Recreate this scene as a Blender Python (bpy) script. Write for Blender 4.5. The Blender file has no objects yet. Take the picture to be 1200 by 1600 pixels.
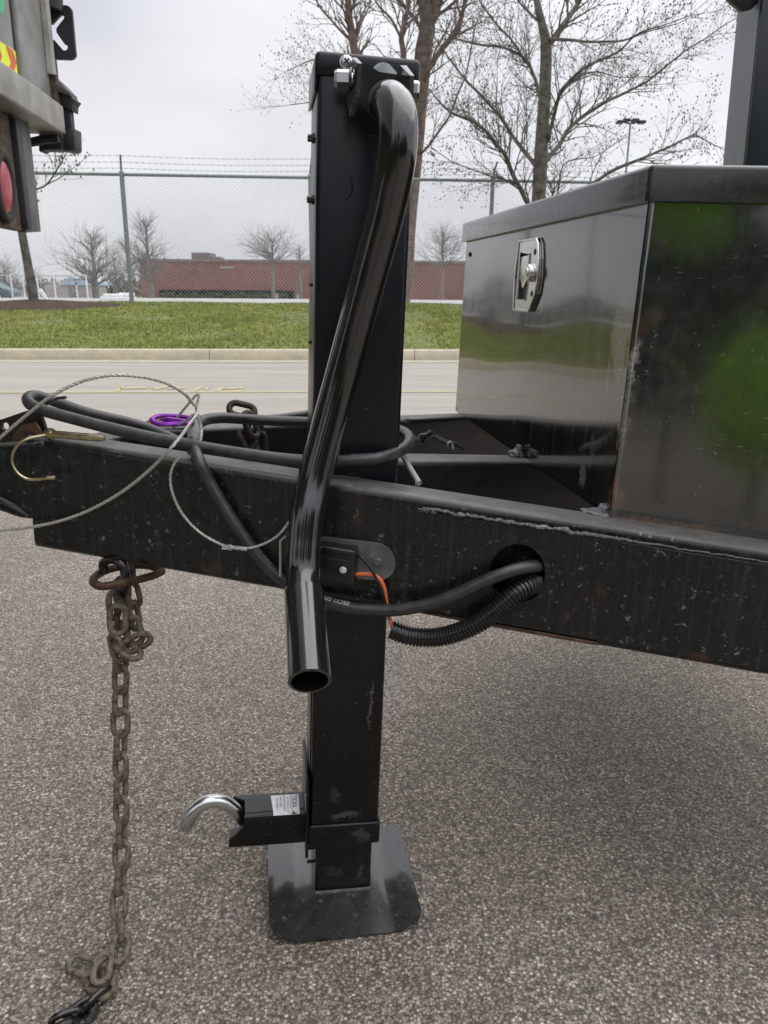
import bpy, bmesh, math, random
from mathutils import Vector, Matrix, noise
from mathutils.geometry import tessellate_polygon
R = math.radians
random.seed(7)
S = bpy.context.scene
COL = S.collection
# ------------------------------------------------------------------ camera
F, PITCH, ROLL, EYE = 1200.0, R(16.04), R(0.4), 1.0
cf = Vector((0, math.cos(PITCH), -math.sin(PITCH)))
cr0 = Vector((1, 0, 0)); cu0 = cr0.cross(cf)
cr = cr0*math.cos(ROLL) + cu0*math.sin(ROLL)
cu = -cr0*math.sin(ROLL) + cu0*math.cos(ROLL)
CAM = Vector((0, 0, EYE))
cd = bpy.data.cameras.new('camera'); co = bpy.data.objects.new('camera', cd); COL.objects.link(co)
co.matrix_world = Matrix((( cr.x, cu.x, -cf.x, 0), (cr.y, cu.y, -cf.y, 0), (cr.z, cu.z, -cf.z, EYE), (0, 0, 0, 1)))
cd.sensor_fit = 'VERTICAL'; cd.sensor_height = 24; cd.lens = 18.0
cd.clip_start = 0.02; cd.clip_end = 3000
cd.dof.use_dof = True; cd.dof.focus_distance = 1.1; cd.dof.aperture_fstop = 11.0
S.camera = co
# ------------------------------------------------------------------ world, sun, exposure
SUN_EL, SUN_AZ = R(62), R(20)
W = bpy.data.worlds.new('World'); S.world = W; W.use_nodes = True
nt = W.node_tree; nt.nodes.clear()
def wn(t, **k):
    n = nt.nodes.new(t)
    for a, b in k.items(): setattr(n, a, b)
    return n
out = wn('ShaderNodeOutputWorld'); bg = wn('ShaderNodeBackground'); bgc = wn('ShaderNodeBackground'); mix = wn('ShaderNodeMixShader')
sky = wn('ShaderNodeTexSky', sky_type='NISHITA', sun_disc=False, sun_elevation=SUN_EL, sun_rotation=R(90)-SUN_AZ, air_density=1.0, dust_density=4.0)
nt.links.new(sky.outputs[0], bg.inputs[0]); bg.inputs[1].default_value = 0.1
tc = wn('ShaderNodeTexCoord'); mp = wn('ShaderNodeMapping'); mp.inputs['Scale'].default_value = (1, 1, 2.6)
nz = wn('ShaderNodeTexNoise'); nz.inputs['Scale'].default_value = 2.2; nz.inputs['Detail'].default_value = 5; nz.inputs['Roughness'].default_value = .45
nt.links.new(tc.outputs['Generated'], mp.inputs[0]); nt.links.new(mp.outputs[0], nz.inputs[0])
rp = wn('ShaderNodeValToRGB')
rp.color_ramp.elements[0].position = .34; rp.color_ramp.elements[0].color = (.60, .61, .66, 1)
rp.color_ramp.elements[1].position = .66; rp.color_ramp.elements[1].color = (.84, .84, .86, 1)
nt.links.new(nz.outputs[0], rp.inputs[0])
sx = wn('ShaderNodeSeparateXYZ'); nt.links.new(tc.outputs['Generated'], sx.inputs[0])
mr = wn('ShaderNodeMapRange'); mr.inputs['From Min'].default_value = .26; mr.inputs['From Max'].default_value = 1
mr.inputs['To Min'].default_value = .94; mr.inputs['To Max'].default_value = 2.6
nt.links.new(sx.outputs['Z'], mr.inputs[0])
mx = wn('ShaderNodeMapRange'); mx.inputs['From Min'].default_value = -.5; mx.inputs['From Max'].default_value = .5
mx.inputs['To Min'].default_value = .94; mx.inputs['To Max'].default_value = 1.16
nt.links.new(sx.outputs['X'], mx.inputs[0])
mm = wn('ShaderNodeMath', operation='MULTIPLY'); nt.links.new(mr.outputs[0], mm.inputs[0]); nt.links.new(mx.outputs[0], mm.inputs[1])
nt.links.new(rp.outputs[0], bgc.inputs[0]); nt.links.new(mm.outputs[0], bgc.inputs[1])
mix.inputs[0].default_value = .9
nt.links.new(bg.outputs[0], mix.inputs[1]); nt.links.new(bgc.outputs[0], mix.inputs[2]); nt.links.new(mix.outputs[0], out.inputs[0])
sl = bpy.data.lights.new('sun', 'SUN'); sl.energy = 1.0; sl.angle = R(80); sl.color = (1, .97, .93)
so = bpy.data.objects.new('sun', sl); COL.objects.link(so)
sd = Vector((math.cos(SUN_EL)*math.cos(SUN_AZ), math.cos(SUN_EL)*math.sin(SUN_AZ), math.sin(SUN_EL)))
so.rotation_euler = sd.to_track_quat('Z', 'Y').to_euler()
S.view_settings.view_transform = 'Standard'; S.view_settings.look = 'None'; S.view_settings.gamma = 1
S.view_settings.exposure = 0.3; S.view_settings.use_curve_mapping = False
S.cycles.max_bounces = 6; S.cycles.transparent_max_bounces = 8

# ------------------------------------------------------------------ survey: turn measured picture points into points of the place
def ray(x, y): return cr*((x-600)/F) - cu*((y-800)/F) + cf
def PY(x, y, Y):
    d = ray(x, y); return CAM + d*(Y/d.y)
def PZ(x, y, Z):
    d = ray(x, y); return CAM + d*((Z-EYE)/d.z)
TH = R(1.9)
O = PY(535, 1400, 1.09)
RT = Matrix.Rotation(TH, 3, 'Y')                                   # the trailer leans a little
def L(a, b, c): return O + RT @ Vector((a, b, c))
RTi = RT.transposed()
def rl(x, y): return RTi @ (CAM-O), RTi @ ray(x, y)
def LBl(x, y, b):
    o, d = rl(x, y); return o + d*((b-o.y)/d.y)
def LB(x, y, b): return L(*LBl(x, y, b))
def LCl(x, y, c):
    o, d = rl(x, y); return o + d*((c-o.z)/d.z)
ZT, ZB, B0, SL, K = .7436, .5692, -.06, -.1806, -.0711             # near beam: top, bottom, front line b = B0 + SL a, rise K
def FPl(x, y, off=0.0):
    o, d = rl(x, y); B = B0 - off; t = (B+SL*o.x-o.y)/(d.y-SL*d.x); return o + d*t
def FP(x, y, off=0.0): return L(*FPl(x, y, off))
def TPl(x, y, dz=0.0):
    o, d = rl(x, y); t = (ZT+dz+K*o.x-o.z)/(d.z-K*d.x); return o + d*t
FT = Vector((1, SL, K)).normalized()                               # along the near beam
FN = Vector((SL, -1, 0)).normalized()                              # out of its face
def LV(v): return RT @ Vector(v)

# ------------------------------------------------------------------ object helpers
MAT = {}
def setp(o, label=None, cat=None, group=None, kind=None):
    if label: o['label'] = label
    if cat: o['category'] = cat
    if group: o['group'] = group
    if kind: o['kind'] = kind
    return o
def thing(name, label, cat, loc=(0, 0, 0), group=None, rot=None, kind=None):
    o = bpy.data.objects.new(name, None); COL.objects.link(o); o.empty_display_size = .1
    m = Matrix.Translation(Vector(loc))
    if rot is not None: m = m @ rot.to_4x4()
    o.matrix_world = m
    MAT[o.name] = m
    return setp(o, label, cat, group, kind)
class MB:
    """collects shapes in world coordinates"""
    def __init__(s): s.v = []; s.f = []; s.mi = []; s.cur = 0
    def add(s, vs, fs):
        n = len(s.v); s.v += [tuple(v) for v in vs]
        for f in fs: s.f.append(tuple(i+n for i in f)); s.mi.append(s.cur)
        return s
    def box(s, c, X, Y, Z):
        """centre and three half vectors"""
        c, X, Y, Z = Vector(c), Vector(X), Vector(Y), Vector(Z)
        vs = [c+X*i+Y*j+Z*k for i in (-1, 1) for j in (-1, 1) for k in (-1, 1)]
        return s.add(vs, [(0, 1, 3, 2), (4, 6, 7, 5), (0, 4, 5, 1), (2, 3, 7, 6), (0, 2, 6, 4), (1, 5, 7, 3)])
    def bevbox(s, c, X, Y, Z, r):
        """box with all edges rounded by r"""
        bm = bmesh.new()
        c, X, Y, Z = Vector(c), Vector(X), Vector(Y), Vector(Z)
        vs = [bm.verts.new(c+X*i+Y*j+Z*k) for i in (-1, 1) for j in (-1, 1) for k in (-1, 1)]
        for f in [(0, 1, 3, 2), (4, 6, 7, 5), (0, 4, 5, 1), (2, 3, 7, 6), (0, 2, 6, 4), (1, 5, 7, 3)]: bm.faces.new([vs[i] for i in f])
        bmesh.ops.recalc_face_normals(bm, faces=bm.faces)
        bmesh.ops.bevel(bm, geom=list(bm.edges), offset=r, segments=3, profile=.5, affect='EDGES')
        return s.bm(bm)
    def bm(s, bm):
        bm.verts.index_update(); s.add([v.co.copy() for v in bm.verts], [[v.index for v in f.verts] for f in bm.faces]); bm.free(); return s
    def tube(s, pts, r, seg=12, caps=True, closed=False, ref=None, squash=1.0):
        pts = [Vector(p) for p in pts]; n = len(pts)
        rs = r if isinstance(r, (list, tuple)) else [r]*n
        rings = []; up = None
        for i, p in enumerate(pts):
            if closed: t = (pts[(i+1) % n]-pts[i-1])
            else: t = (pts[min(i+1, n-1)]-pts[max(i-1, 0)])
            if t.length < 1e-9: t = Vector((0, 0, 1))
            t.normalize()
            if up is None:
                q = Vector(ref) if ref is not None else (Vector((0, 0, 1)) if abs(t.z) < .9 else Vector((1, 0, 0)))
            else: q = up
            q = q - t*q.dot(t)
            if q.length < 1e-6: q = t.orthogonal()
            up = q.normalized(); w = t.cross(up)
            rings.append([p + (up*math.cos(2*math.pi*k/seg)*squash + w*math.sin(2*math.pi*k/seg))*rs[i] for k in range(seg)])
        vs = [v for g in rings for v in g]; fs = []
        for i in range(n if closed else n-1):
            for k in range(seg):
                a = i*seg+k; b = i*seg+(k+1) % seg; j = ((i+1) % n)*seg
                fs.append((a, b, j+(k+1) % seg, j+k))
        if caps and not closed: fs += [tuple(range(seg))[::-1], tuple((n-1)*seg+k for k in range(seg))]
        return s.add(vs, fs)
    def prism(s, poly, D, holes=()):
        """poly (3D points) with holes, thickened by vector D"""
        D = Vector(D); loops = [[Vector(p) for p in poly]] + [[Vector(p) for p in h] for h in holes]
        tri = tessellate_polygon(loops); flat = [p for l in loops for p in l]; n = len(flat)
        vs = flat + [p+D for p in flat]
        nrm = Vector()
        for t in tri: nrm += (flat[t[1]]-flat[t[0]]).cross(flat[t[2]]-flat[t[0]])
        flip = nrm.dot(D) > 0
        fs = []
        for t in tri:
            t = tuple(t)
            a = t[::-1] if flip else t; fs.append(a); fs.append(tuple(i+n for i in a[::-1]))
        o = 0
        for li, l in enumerate(loops):
            m = len(l)
            for i in range(m):
                q = (o+i, o+(i+1) % m, o+(i+1) % m+n, o+i+n); fs.append(q)
            o += m
        return s.add(vs, fs)
    def bevprism(s, poly, D, r, seg=2):
        bm = bmesh.new(); D = Vector(D)
        a = [bm.verts.new(Vector(p)) for p in poly]; b = [bm.verts.new(Vector(p)+D) for p in poly]; n = len(a)
        bm.faces.new(a); bm.faces.new(b[::-1])
        for i in range(n): bm.faces.new((a[i], b[i], b[(i+1) % n], a[(i+1) % n]))
        bmesh.ops.recalc_face_normals(bm, faces=bm.faces)
        bmesh.ops.bevel(bm, geom=list(bm.edges), offset=r, segments=seg, profile=.5, affect='EDGES')
        return s.bm(bm)
    def disc(s, c, nrm, r, h, seg=20, bev=0.0):
        """cylinder standing on c along nrm"""
        c = Vector(c); nrm = Vector(nrm).normalized()
        if bev: pts, rs = [c, c+nrm*(h-bev), c+nrm*(h-bev*.3), c+nrm*h], [r, r, r-bev*.3, r-bev]
        else: pts, rs = [c, c+nrm*h], [r, r]
        return s.tube(pts, rs, seg)
    def hexbolt(s, c, nrm, r, h): return s.tube([Vector(c), Vector(c)+Vector(nrm).normalized()*h*.8, Vector(c)+Vector(nrm).normalized()*h], [r, r, r*.85], 6)
def link(name, me, parent=None):
    o = bpy.data.objects.new(name, me); COL.objects.link(o)
    if parent is not None: o.parent = parent
    return o
def root_of(o):
    m = Matrix.Identity(4)
    while o is not None:
        if o.name in MAT: return MAT[o.name]
        o = o.parent
    return m
def part(name, mb, mats, parent=None, smooth=True, label=None, angle=35, **k):
    me = bpy.data.meshes.new(name)
    inv = root_of(parent).inverted() if parent is not None else None
    loc = None
    if parent is None:
        c = Vector((sum(v[0] for v in mb.v)/len(mb.v), sum(v[1] for v in mb.v)/len(mb.v), min(v[2] for v in mb.v)))
        loc = c; inv = Matrix.Translation(-c)
    me.from_pydata([inv @ Vector(v) for v in mb.v], [], mb.f)
    if not isinstance(mats, (list, tuple)): mats = [mats]
    for m in mats: me.materials.append(m)
    if len(mats) > 1: me.polygons.foreach_set('material_index', mb.mi)
    me.polygons.foreach_set('use_smooth', [bool(smooth)]*len(me.polygons))
    me.update()
    if smooth and angle < 180: me.set_sharp_from_angle(angle=R(angle))
    o = link(name, me, parent)
    if loc is not None:
        o.location = loc; MAT[o.name] = Matrix.Translation(loc)
    if label: o['label'] = label
    for a, b in k.items(): o[a] = b
    return o
def single(name, mb, mats, label, cat, group=None, kind=None, smooth=True, angle=35):
    return setp(part(name, mb, mats, None, smooth, angle=angle), label, cat, group, kind)
def struct(name, mb, mats, smooth=False):
    return setp(part(name, mb, mats, None, smooth), kind='structure')
def cr_path(pts, n=8):
    pts = [Vector(p) for p in pts]; q = [pts[0]*2-pts[1]] + pts + [pts[-1]*2-pts[-2]]; o = []
    for i in range(1, len(q)-2):
        a, b, c, d = q[i-1:i+3]
        for j in range(n):
            t = j/n
            o.append(.5*((2*b) + (c-a)*t + (2*a-5*b+4*c-d)*t*t + (3*b-a-3*c+d)*t**3))
    o.append(pts[-1]); return o

# ------------------------------------------------------------------ materials
def newmat(name):
    m = bpy.data.materials.new(name); m.use_nodes = True; t = m.node_tree; b = t.nodes['Principled BSDF']
    return m, t, b
def N(t, ty, ins=None, **k):
    n = t.nodes.new(ty)
    for a, b in k.items(): setattr(n, a, b)
    for a, b in (ins or {}).items():
        if isinstance(b, bpy.types.NodeSocket): t.links.new(b, n.inputs[a])
        else: n.inputs[a].default_value = b
    return n
def ramp(t, fac, stops, interp='LINEAR'):
    n = t.nodes.new('ShaderNodeValToRGB'); e = n.color_ramp.elements; n.color_ramp.interpolation = interp
    while len(e) < len(stops): e.new(.5)
    for i, (p, c) in enumerate(stops):
        e[i].position = p; e[i].color = (c, c, c, 1) if isinstance(c, (int, float)) else (*c, 1)
    t.links.new(fac, n.inputs[0]); return n
def mixc(t, f, a, b, mode='MIX'):
    n = t.nodes.new('ShaderNodeMix'); n.data_type = 'RGBA'; n.blend_type = mode
    for s_, v in ((0, f), (6, a), (7, b)):
        if isinstance(v, bpy.types.NodeSocket): t.links.new(v, n.inputs[s_])
        else: n.inputs[s_].default_value = v if s_ == 0 else (*v, 1)
    return n.outputs[2]
def coords(t, scale=(1, 1, 1), rot=(0, 0, 0)):
    c = t.nodes.new('ShaderNodeTexCoord'); m = t.nodes.new('ShaderNodeMapping'); m.inputs['Scale'].default_value = scale; m.inputs['Rotation'].default_value = rot
    t.links.new(c.outputs['Object'], m.inputs[0]); return m.outputs[0]
def tnoise(t, vec, sc, det=4, ro=.5): return N(t, 'ShaderNodeTexNoise', {'Vector': vec, 'Scale': sc, 'Detail': det, 'Roughness': ro}).outputs[0]
def bumpn(t, b, h, st, dist=.002):
    n = N(t, 'ShaderNodeBump', {'Height': h, 'Strength': st, 'Distance': dist}); t.links.new(n.outputs[0], b.inputs['Normal']); return n
def black_paint(name, base, dust, rough, dust_amt=.3, speck=.3, streak=.0, rust=0.0, bump=.1, spec=.5, speck_scale=260, rust_scale=7, top=0.0, ior=1.5, coat=0.0, wear=()):
    """worn black enamel: dust film, pale chips, rain streaks, rust blooms"""
    m, t, b = newmat(name); c = coords(t)
    n1 = tnoise(t, c, 5, 6, .6); n2 = tnoise(t, c, 45, 5, .65)
    d1 = ramp(t, n1, [(.35, 0), (.75, 1)]).outputs[0]; d2 = ramp(t, n2, [(.3, .2), (.8, 1)]).outputs[0]
    dm = N(t, 'ShaderNodeMath', {0: d1, 1: d2}, operation='MULTIPLY').outputs[0]
    dm = N(t, 'ShaderNodeMath', {0: dm, 1: dust_amt}, operation='MULTIPLY').outputs[0]
    if streak:
        cs = coords(t, (120, 120, 6)); st = tnoise(t, cs, 1, 4, .6)
        sr = ramp(t, st, [(.5, 0), (.72, 1)]).outputs[0]
        dm = N(t, 'ShaderNodeMath', {0: sr, 1: streak, 2: dm}, operation='MULTIPLY_ADD').outputs[0]
    col = mixc(t, dm, base, dust)
    if rust:
        r1 = tnoise(t, c, rust_scale, 8, .68)
        rr = ramp(t, r1, [(.60, 0), (.68, 1)]).outputs[0]
        rr = N(t, 'ShaderNodeMath', {0: rr, 1: rust}, operation='MULTIPLY').outputs[0]
        col = mixc(t, rr, col, (.10, .045, .022))
    if speck:
        patchy = ramp(t, tnoise(t, c, 6, 3, .5), [(.35, .25), (.65, 1)]).outputs[0]
        ch = ramp(t, tnoise(t, c, 85, 9, .78), [(.665-speck*.05, 0), (.69-speck*.05, 1)]).outputs[0]
        fine = ramp(t, tnoise(t, c, speck_scale*2, 3, .7), [(.60, 0), (.72, .45)]).outputs[0]
        sp = N(t, 'ShaderNodeMath', {0: ch, 1: fine}, operation='MAXIMUM').outputs[0]
        sp = N(t, 'ShaderNodeMath', {0: sp, 1: patchy}, operation='MULTIPLY').outputs[0]
        sp = N(t, 'ShaderNodeMath', {0: sp, 1: min(1, .25+speck)}, operation='MULTIPLY').outputs[0]
        col = mixc(t, sp, col, (.22, .225, .21))
        # a few longer scratches
        cs2 = coords(t, (16, 16, 160), (.0, .35, .1)); v2 = N(t, 'ShaderNodeTexVoronoi', {'Vector': cs2, 'Scale': 1.6})
        w2 = N(t, 'ShaderNodeSeparateColor', {0: v2.outputs['Color']}).outputs[1]
        p2 = ramp(t, w2, [(1-speck*.10-.001, 0), (1-speck*.10, 1)]).outputs[0]
        d3 = ramp(t, v2.outputs['Distance'], [(.07, 1), (.14, 0)]).outputs[0]
        s2 = N(t, 'ShaderNodeMath', {0: p2, 1: d3}, operation='MULTIPLY').outputs[0]
        s2 = N(t, 'ShaderNodeMath', {0: s2, 1: .4}, operation='MULTIPLY').outputs[0]
        col = mixc(t, s2, col, (.30, .31, .28))
    if wear:                                                        # patches where the paint is rubbed through, placed on the panel itself
        wd = N(t, 'ShaderNodeVectorMath', {0: N(t, 'ShaderNodeTexNoise', {'Vector': c, 'Scale': 26.0, 'Detail': 7.0, 'Roughness': .72}).outputs['Color'], 1: (.5, .5, .5)}, operation='SUBTRACT').outputs[0]
        wv = N(t, 'ShaderNodeVectorMath', {0: wd, 1: (.05, .05, .05), 2: c}, operation='MULTIPLY_ADD').outputs[0]
        gr = ramp(t, tnoise(t, c, 150, 6, .7), [(.32, .25), (.6, 1)]).outputs[0]
        for ctr_, rad_, colr, amt in wear:
            dv_ = N(t, 'ShaderNodeVectorMath', {0: wv, 1: ctr_}, operation='SUBTRACT').outputs[0]
            dv_ = N(t, 'ShaderNodeVectorMath', {0: dv_, 1: tuple(1/r_ for r_ in rad_)}, operation='MULTIPLY').outputs[0]
            ln = N(t, 'ShaderNodeVectorMath', {0: dv_}, operation='LENGTH').outputs['Value']
            mk = ramp(t, ln, [(.55, 1), (1.0, 0)]).outputs[0]
            mk = N(t, 'ShaderNodeMath', {0: mk, 1: gr}, operation='MULTIPLY').outputs[0]
            mk = N(t, 'ShaderNodeMath', {0: mk, 1: amt}, operation='MULTIPLY').outputs[0]
            col = mixc(t, mk, col, colr)
            dm = N(t, 'ShaderNodeMath', {0: mk, 1: .4, 2: dm}, operation='MULTIPLY_ADD').outputs[0]
    if top:                                                         # settled dust on faces that look up; pale tone also paints their sky sheen
        gz = N(t, 'ShaderNodeSeparateXYZ', {0: N(t, 'ShaderNodeNewGeometry').outputs['Normal']}).outputs[2]
        ug = N(t, 'ShaderNodeMapRange', {'Value': gz, 'From Min': .55, 'From Max': .98, 'To Min': 0.0, 'To Max': top}).outputs[0]
        um = ramp(t, tnoise(t, c, 38, 6, .7), [(.3, .45), (.65, 1)]).outputs[0]
        um = N(t, 'ShaderNodeMath', {0: ug, 1: um}, operation='MULTIPLY').outputs[0]
        col = mixc(t, um, col, (.165, .158, .145))
        dm = N(t, 'ShaderNodeMath', {0: um, 1: .35, 2: dm}, operation='MULTIPLY_ADD').outputs[0]
    b.inputs['IOR'].default_value = ior; b.inputs['Coat Weight'].default_value = coat; b.inputs['Coat Roughness'].default_value = max(.03, rough*.5)
    t.links.new(col, b.inputs['Base Color'])
    ra = N(t, 'ShaderNodeMapRange', {'Value': n2, 'To Min': rough-.06, 'To Max': rough+.10}).outputs[0]
    ra = N(t, 'ShaderNodeMath', {0: dm, 1: .5, 2: ra}, operation='MULTIPLY_ADD').outputs[0]
    t.links.new(ra, b.inputs['Roughness']); b.inputs['Specular IOR Level'].default_value = spec
    bumpn(t, b, n2, bump, .001)
    return m
def simple(name, base, rough=.5, metal=0, var=.15, vs=30, bump=.1, spec=.5, base2=None, dist=.001):
    m, t, b = newmat(name); c = coords(t); n = tnoise(t, c, vs, 6, .6)
    b2 = base2 or tuple(x*(1-var*1.5) for x in base)
    col = mixc(t, ramp(t, n, [(.35, 0), (.65, 1)]).outputs[0], b2, tuple(x*(1+var*.4) for x in base))
    t.links.new(col, b.inputs['Base Color']); b.inputs['Metallic'].default_value = metal
    t.links.new(N(t, 'ShaderNodeMapRange', {'Value': n, 'To Min': max(.02, rough-.1), 'To Max': min(1, rough+.1)}).outputs[0], b.inputs['Roughness'])
    b.inputs['Specular IOR Level'].default_value = spec
    if bump: bumpn(t, b, n, bump, dist)
    return m
M = {}
M['beam'] = black_paint('beam_paint', (.0035, .0050, .0052), (.085, .092, .088), .22, .20, 1.3, .17, .5, .12, spec=.4, top=.8)
M['beam2'] = black_paint('far_beam_paint', (.004, .0045, .005), (.07, .07, .07), .3, .22, .35, .05, .25, .1, top=.8)
M['housing'] = black_paint('housing_paint', (.004, .005, .0085), (.05, .05, .058), .30, .05, .3, .0, .0, .08, coat=.0, spec=.35)
M['handle'] = black_paint('handle_enamel', (.005, .005, .006), (.09, .09, .095), .13, .10, .28, 0, .12, .03, .6, coat=.8, rust_scale=20)
M['leg'] = black_paint('leg_enamel', (.004, .0045, .005), (.11, .11, .10), .15, .05, .6, .03, .10, .04, spec=.35,
    wear=[((.00, -.055, .160), (.035, .02, .006), (.30, .30, .28), .28), ((-.02, -.055, .20), (.012, .02, .02), (.25, .25, .24), .14), ((.03, -.055, .12), (.02, .02, .010), (.25, .24, .22), .2), ((.035, -.055, .36), (.003, .02, .06), (.3, .3, .29), .5), ((-.015, -.055, .05), (.02, .02, .012), (.2, .2, .19), .12), ((.03, -.055, .04), (.006, .02, .02), (.25, .25, .24), .12)])
TAN, PRI, RUST_ = (.23, .19, .15), (.30, .28, .25), (.13, .055, .025)
def bxp(u, z):                                                      # point on the toolbox front, u metres from the near corner, in the box's own frame
    return (.358-.152*u-.658, -.071+.988*u-.329, z-.70)
def sdp(u, z): return (.358+.984*u-.658, -.071-.178*u-.329, z-.70)
M['toolbox'] = black_paint('toolbox_paint', (.008, .010, .010), (.09, .10, .09), .10, .26, .9, .08, .45, .04, ior=2.0, rust_scale=5, coat=1,
    wear=[(sdp(.0, .86), (.012, .05, .06), PRI, .35), (sdp(.002, .93), (.008, .05, .035), PRI, .8), (sdp(.002, .745), (.012, .05, .03), RUST_, .9), (sdp(.07, .712), (.10, .05, .007), RUST_, .9), (sdp(.22, .692), (.12, .08, .006), RUST_, .8), (sdp(.03, .80), (.05, .05, .03), PRI, .05)])
M['toolbox_front'] = black_paint('toolbox_front_paint', (.008, .0075, .007), (.16, .14, .11), .085, .18, .6, .14, .10, .025, ior=1.78, coat=.7, rust_scale=4,
    wear=[(bxp(.040, .975), (.05, .036, .055), TAN, .85), (bxp(.032, .925), (.05, .016, .04), TAN, .8), (bxp(.010, .90), (.05, .009, .05), PRI, .9), (bxp(.006, .83), (.05, .007, .05), PRI, .8), (bxp(.115, .750), (.05, .016, .022), PRI, .8),
          (bxp(.09, .79), (.05, .010, .035), TAN, .35), (bxp(.008, .742), (.05, .014, .024), RUST_, .9), (bxp(.066, .90), (.05, .004, .035), PRI, .6), (bxp(.30, .85), (.05, .10, .07), TAN, .10)])
M['lid'] = black_paint('lid_paint', (.005, .006, .006), (.13, .125, .115), .20, .36, .9, .10, .35, .16, top=.5, coat=.5)
M['foot'] = black_paint('foot_plate', (.007, .007, .008), (.20, .195, .18), .20, .30, 1.4, .0, .35, .12, top=.10, coat=.8)
M['plate'] = black_paint('dusty_plate', (.05, .052, .05), (.30, .30, .28), .45, 1.2, 1.0, 0, .2, .3)
M['cable'] = simple('cable_rubber', (.036, .036, .038), .40, 0, .35, 60, .12, .6)
M['conduit'] = simple('conduit_plastic', (.018, .018, .02), .28, 0, .2, 60, .05)
M['plastic'] = simple('black_plastic', (.014, .014, .015), .35, 0, .2, 80, .1)
M['chain'] = simple('rusty_chain', (.20, .165, .125), .7, .15, .4, 130, .6, .4, (.06, .045, .034))
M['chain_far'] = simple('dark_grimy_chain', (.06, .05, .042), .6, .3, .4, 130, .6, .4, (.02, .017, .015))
M['chain_dark'] = simple('bare_dark_steel', (.10, .10, .10), .28, .9, .4, 90, .3, .5, (.03, .028, .026))
M['rust'] = simple('brown_rusted_steel', (.10, .055, .032), .6, .3, .5, 60, .5, .4, (.035, .022, .016))
M['zinc'] = simple('zinc', (.62, .63, .64), .26, 1, .12, 40, .1)
M['gold'] = simple('yellow_zinc', (.58, .52, .33), .28, 1, .25, 60, .15)
M['steelcable'] = simple('steel_cable', (.50, .49, .44), .45, .35, .2, 300, .5)
M['purple'] = simple('purple_anodised', (.27, .04, .42), .32, .6, .2, 50, .05)
M['tape'] = simple('grey_tape', (.20, .19, .18), .55, 0, .4, 60, .4)
M['orange'] = simple('orange_wire', (.75, .17, .06), .4, 0, .1, 60, .05)
M['white_print'] = simple('white_print', (.66, .67, .66), .6, 0, .3, 400, 0)
M['sticker'] = simple('sticker', (.74, .74, .76), .5, 0, .08, 100, .05)
M['ink'] = simple('black_ink', (.03, .03, .03), .5, 0, .1, 100, 0)
M['weld'] = simple('weld_bead', (.12, .125, .135), .34, 0, .3, 140, .9, .6, (.055, .055, .055))
M['silver'] = simple('latch_steel', (.70, .69, .66), .28, 1, .15, 60, .05, .5, (.55, .54, .50))
M['darkhole'] = simple('dark_recess', (.02, .02, .02), .6)
M['galv'] = simple('green_grey_post', (.22, .255, .25), .5, .1, .25, 20, .1)
M['wire'] = simple('chain_link_wire', (.42, .45, .44), .5, .1, .2, 5, 0)
M['barb'] = simple('barbed_wire', (.12, .13, .13), .6, .3, .2, 5, 0)
M['truck_post'] = simple('truck_grey_paint', (.30, .295, .28), .45, 0, .25, 9, .15, .5, (.19, .185, .17))
M['truck_panel'] = simple('truck_panel_paint', (.36, .36, .34), .5, 0, .2, 6, .1)
M['truck_sill'] = simple('truck_sill_metal', (.33, .32, .29), .45, .1, .25, 12, .15)
M['truck_rust'] = simple('truck_rusted_panel', (.11, .075, .05), .75, 0, .5, 42, .9, .4, (.03, .024, .02), .006)
M['truck_angle'] = simple('truck_angle_steel', (.14, .14, .135), .5, .1, .3, 14, .2)
M['truck_dark'] = simple('truck_dark_hardware', (.035, .036, .042), .5, 0, .3, 14, .1)
M['red_lens'] = simple('red_lens', (.38, .05, .065), .25, 0, .15, 60, .05)
M['haz_yellow'] = simple('hazard_yellow', (.72, .82, .04), .5, 0, .05, 30, 0)
M['haz_red'] = simple('hazard_red', (.68, .13, .05), .5, 0, .1, 30, 0)
M['green_letter'] = simple('green_lettering', (.08, .42, .22), .5, 0, .1, 30, 0)
M['post_black'] = simple('upright_black', (.012, .019, .022), .35, 0, .2, 12, .1)
M['post_side'] = simple('upright_dusty_paint', (.15, .155, .165), .45, 0, .15, 12, .1)  # paler copy of the black paint, skylight put into the colour
M['post_grey'] = simple('upright_black_paint', (.022, .022, .024), .38, 0, .3, 12, .1)
M['bark'] = simple('young_bark', (.14, .125, .108), .85, 0, .4, 8, .5, .3, (.055, .047, .04), .01)
M['bark_red'] = simple('reddish_bark', (.17, .13, .11), .85, 0, .4, 6, .5, .3, (.075, .052, .042), .01)
M['twig'] = simple('twig_bark', (.15, .13, .118), .9, 0, .3, 8, 0)
M['twig_red'] = simple('reddish_twig', (.19, .155, .14), .9, 0, .3, 8, 0)
M['bud'] = simple('buds', (.10, .07, .05), .8, 0, .3, 8, 0)
M['twig_far'] = simple('far_twig_bark', (.19, .175, .165), .9, 0, .2, 2, 0)
M['kerb'] = simple('kerb_concrete', (.43, .38, .28), .85, 0, .2, 6, .3, .3, (.36, .33, .25), .004)
M['worn_tan'] = simple('worn_tan_paint', (.20, .165, .13), .35, 0, .3, 60, .2, .5, (.12, .095, .07))
M['primer'] = simple('pale_primer', (.20, .185, .165), .5, 0, .5, 160, .4, .5, (.05, .045, .04))
M['gutter'] = simple('gutter_concrete', (.37, .335, .275), .85, 0, .2, 5, .3, .3, (.30, .27, .215), .004)
M['road_yellow'] = simple('worn_yellow_paint', (.42, .36, .16), .8, 0, .2, 22, .1, .3, (.28, .255, .20))
M['lot'] = simple('parking_lot_asphalt', (.36, .355, .34), .9, 0, .15, .6, 0)
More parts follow.
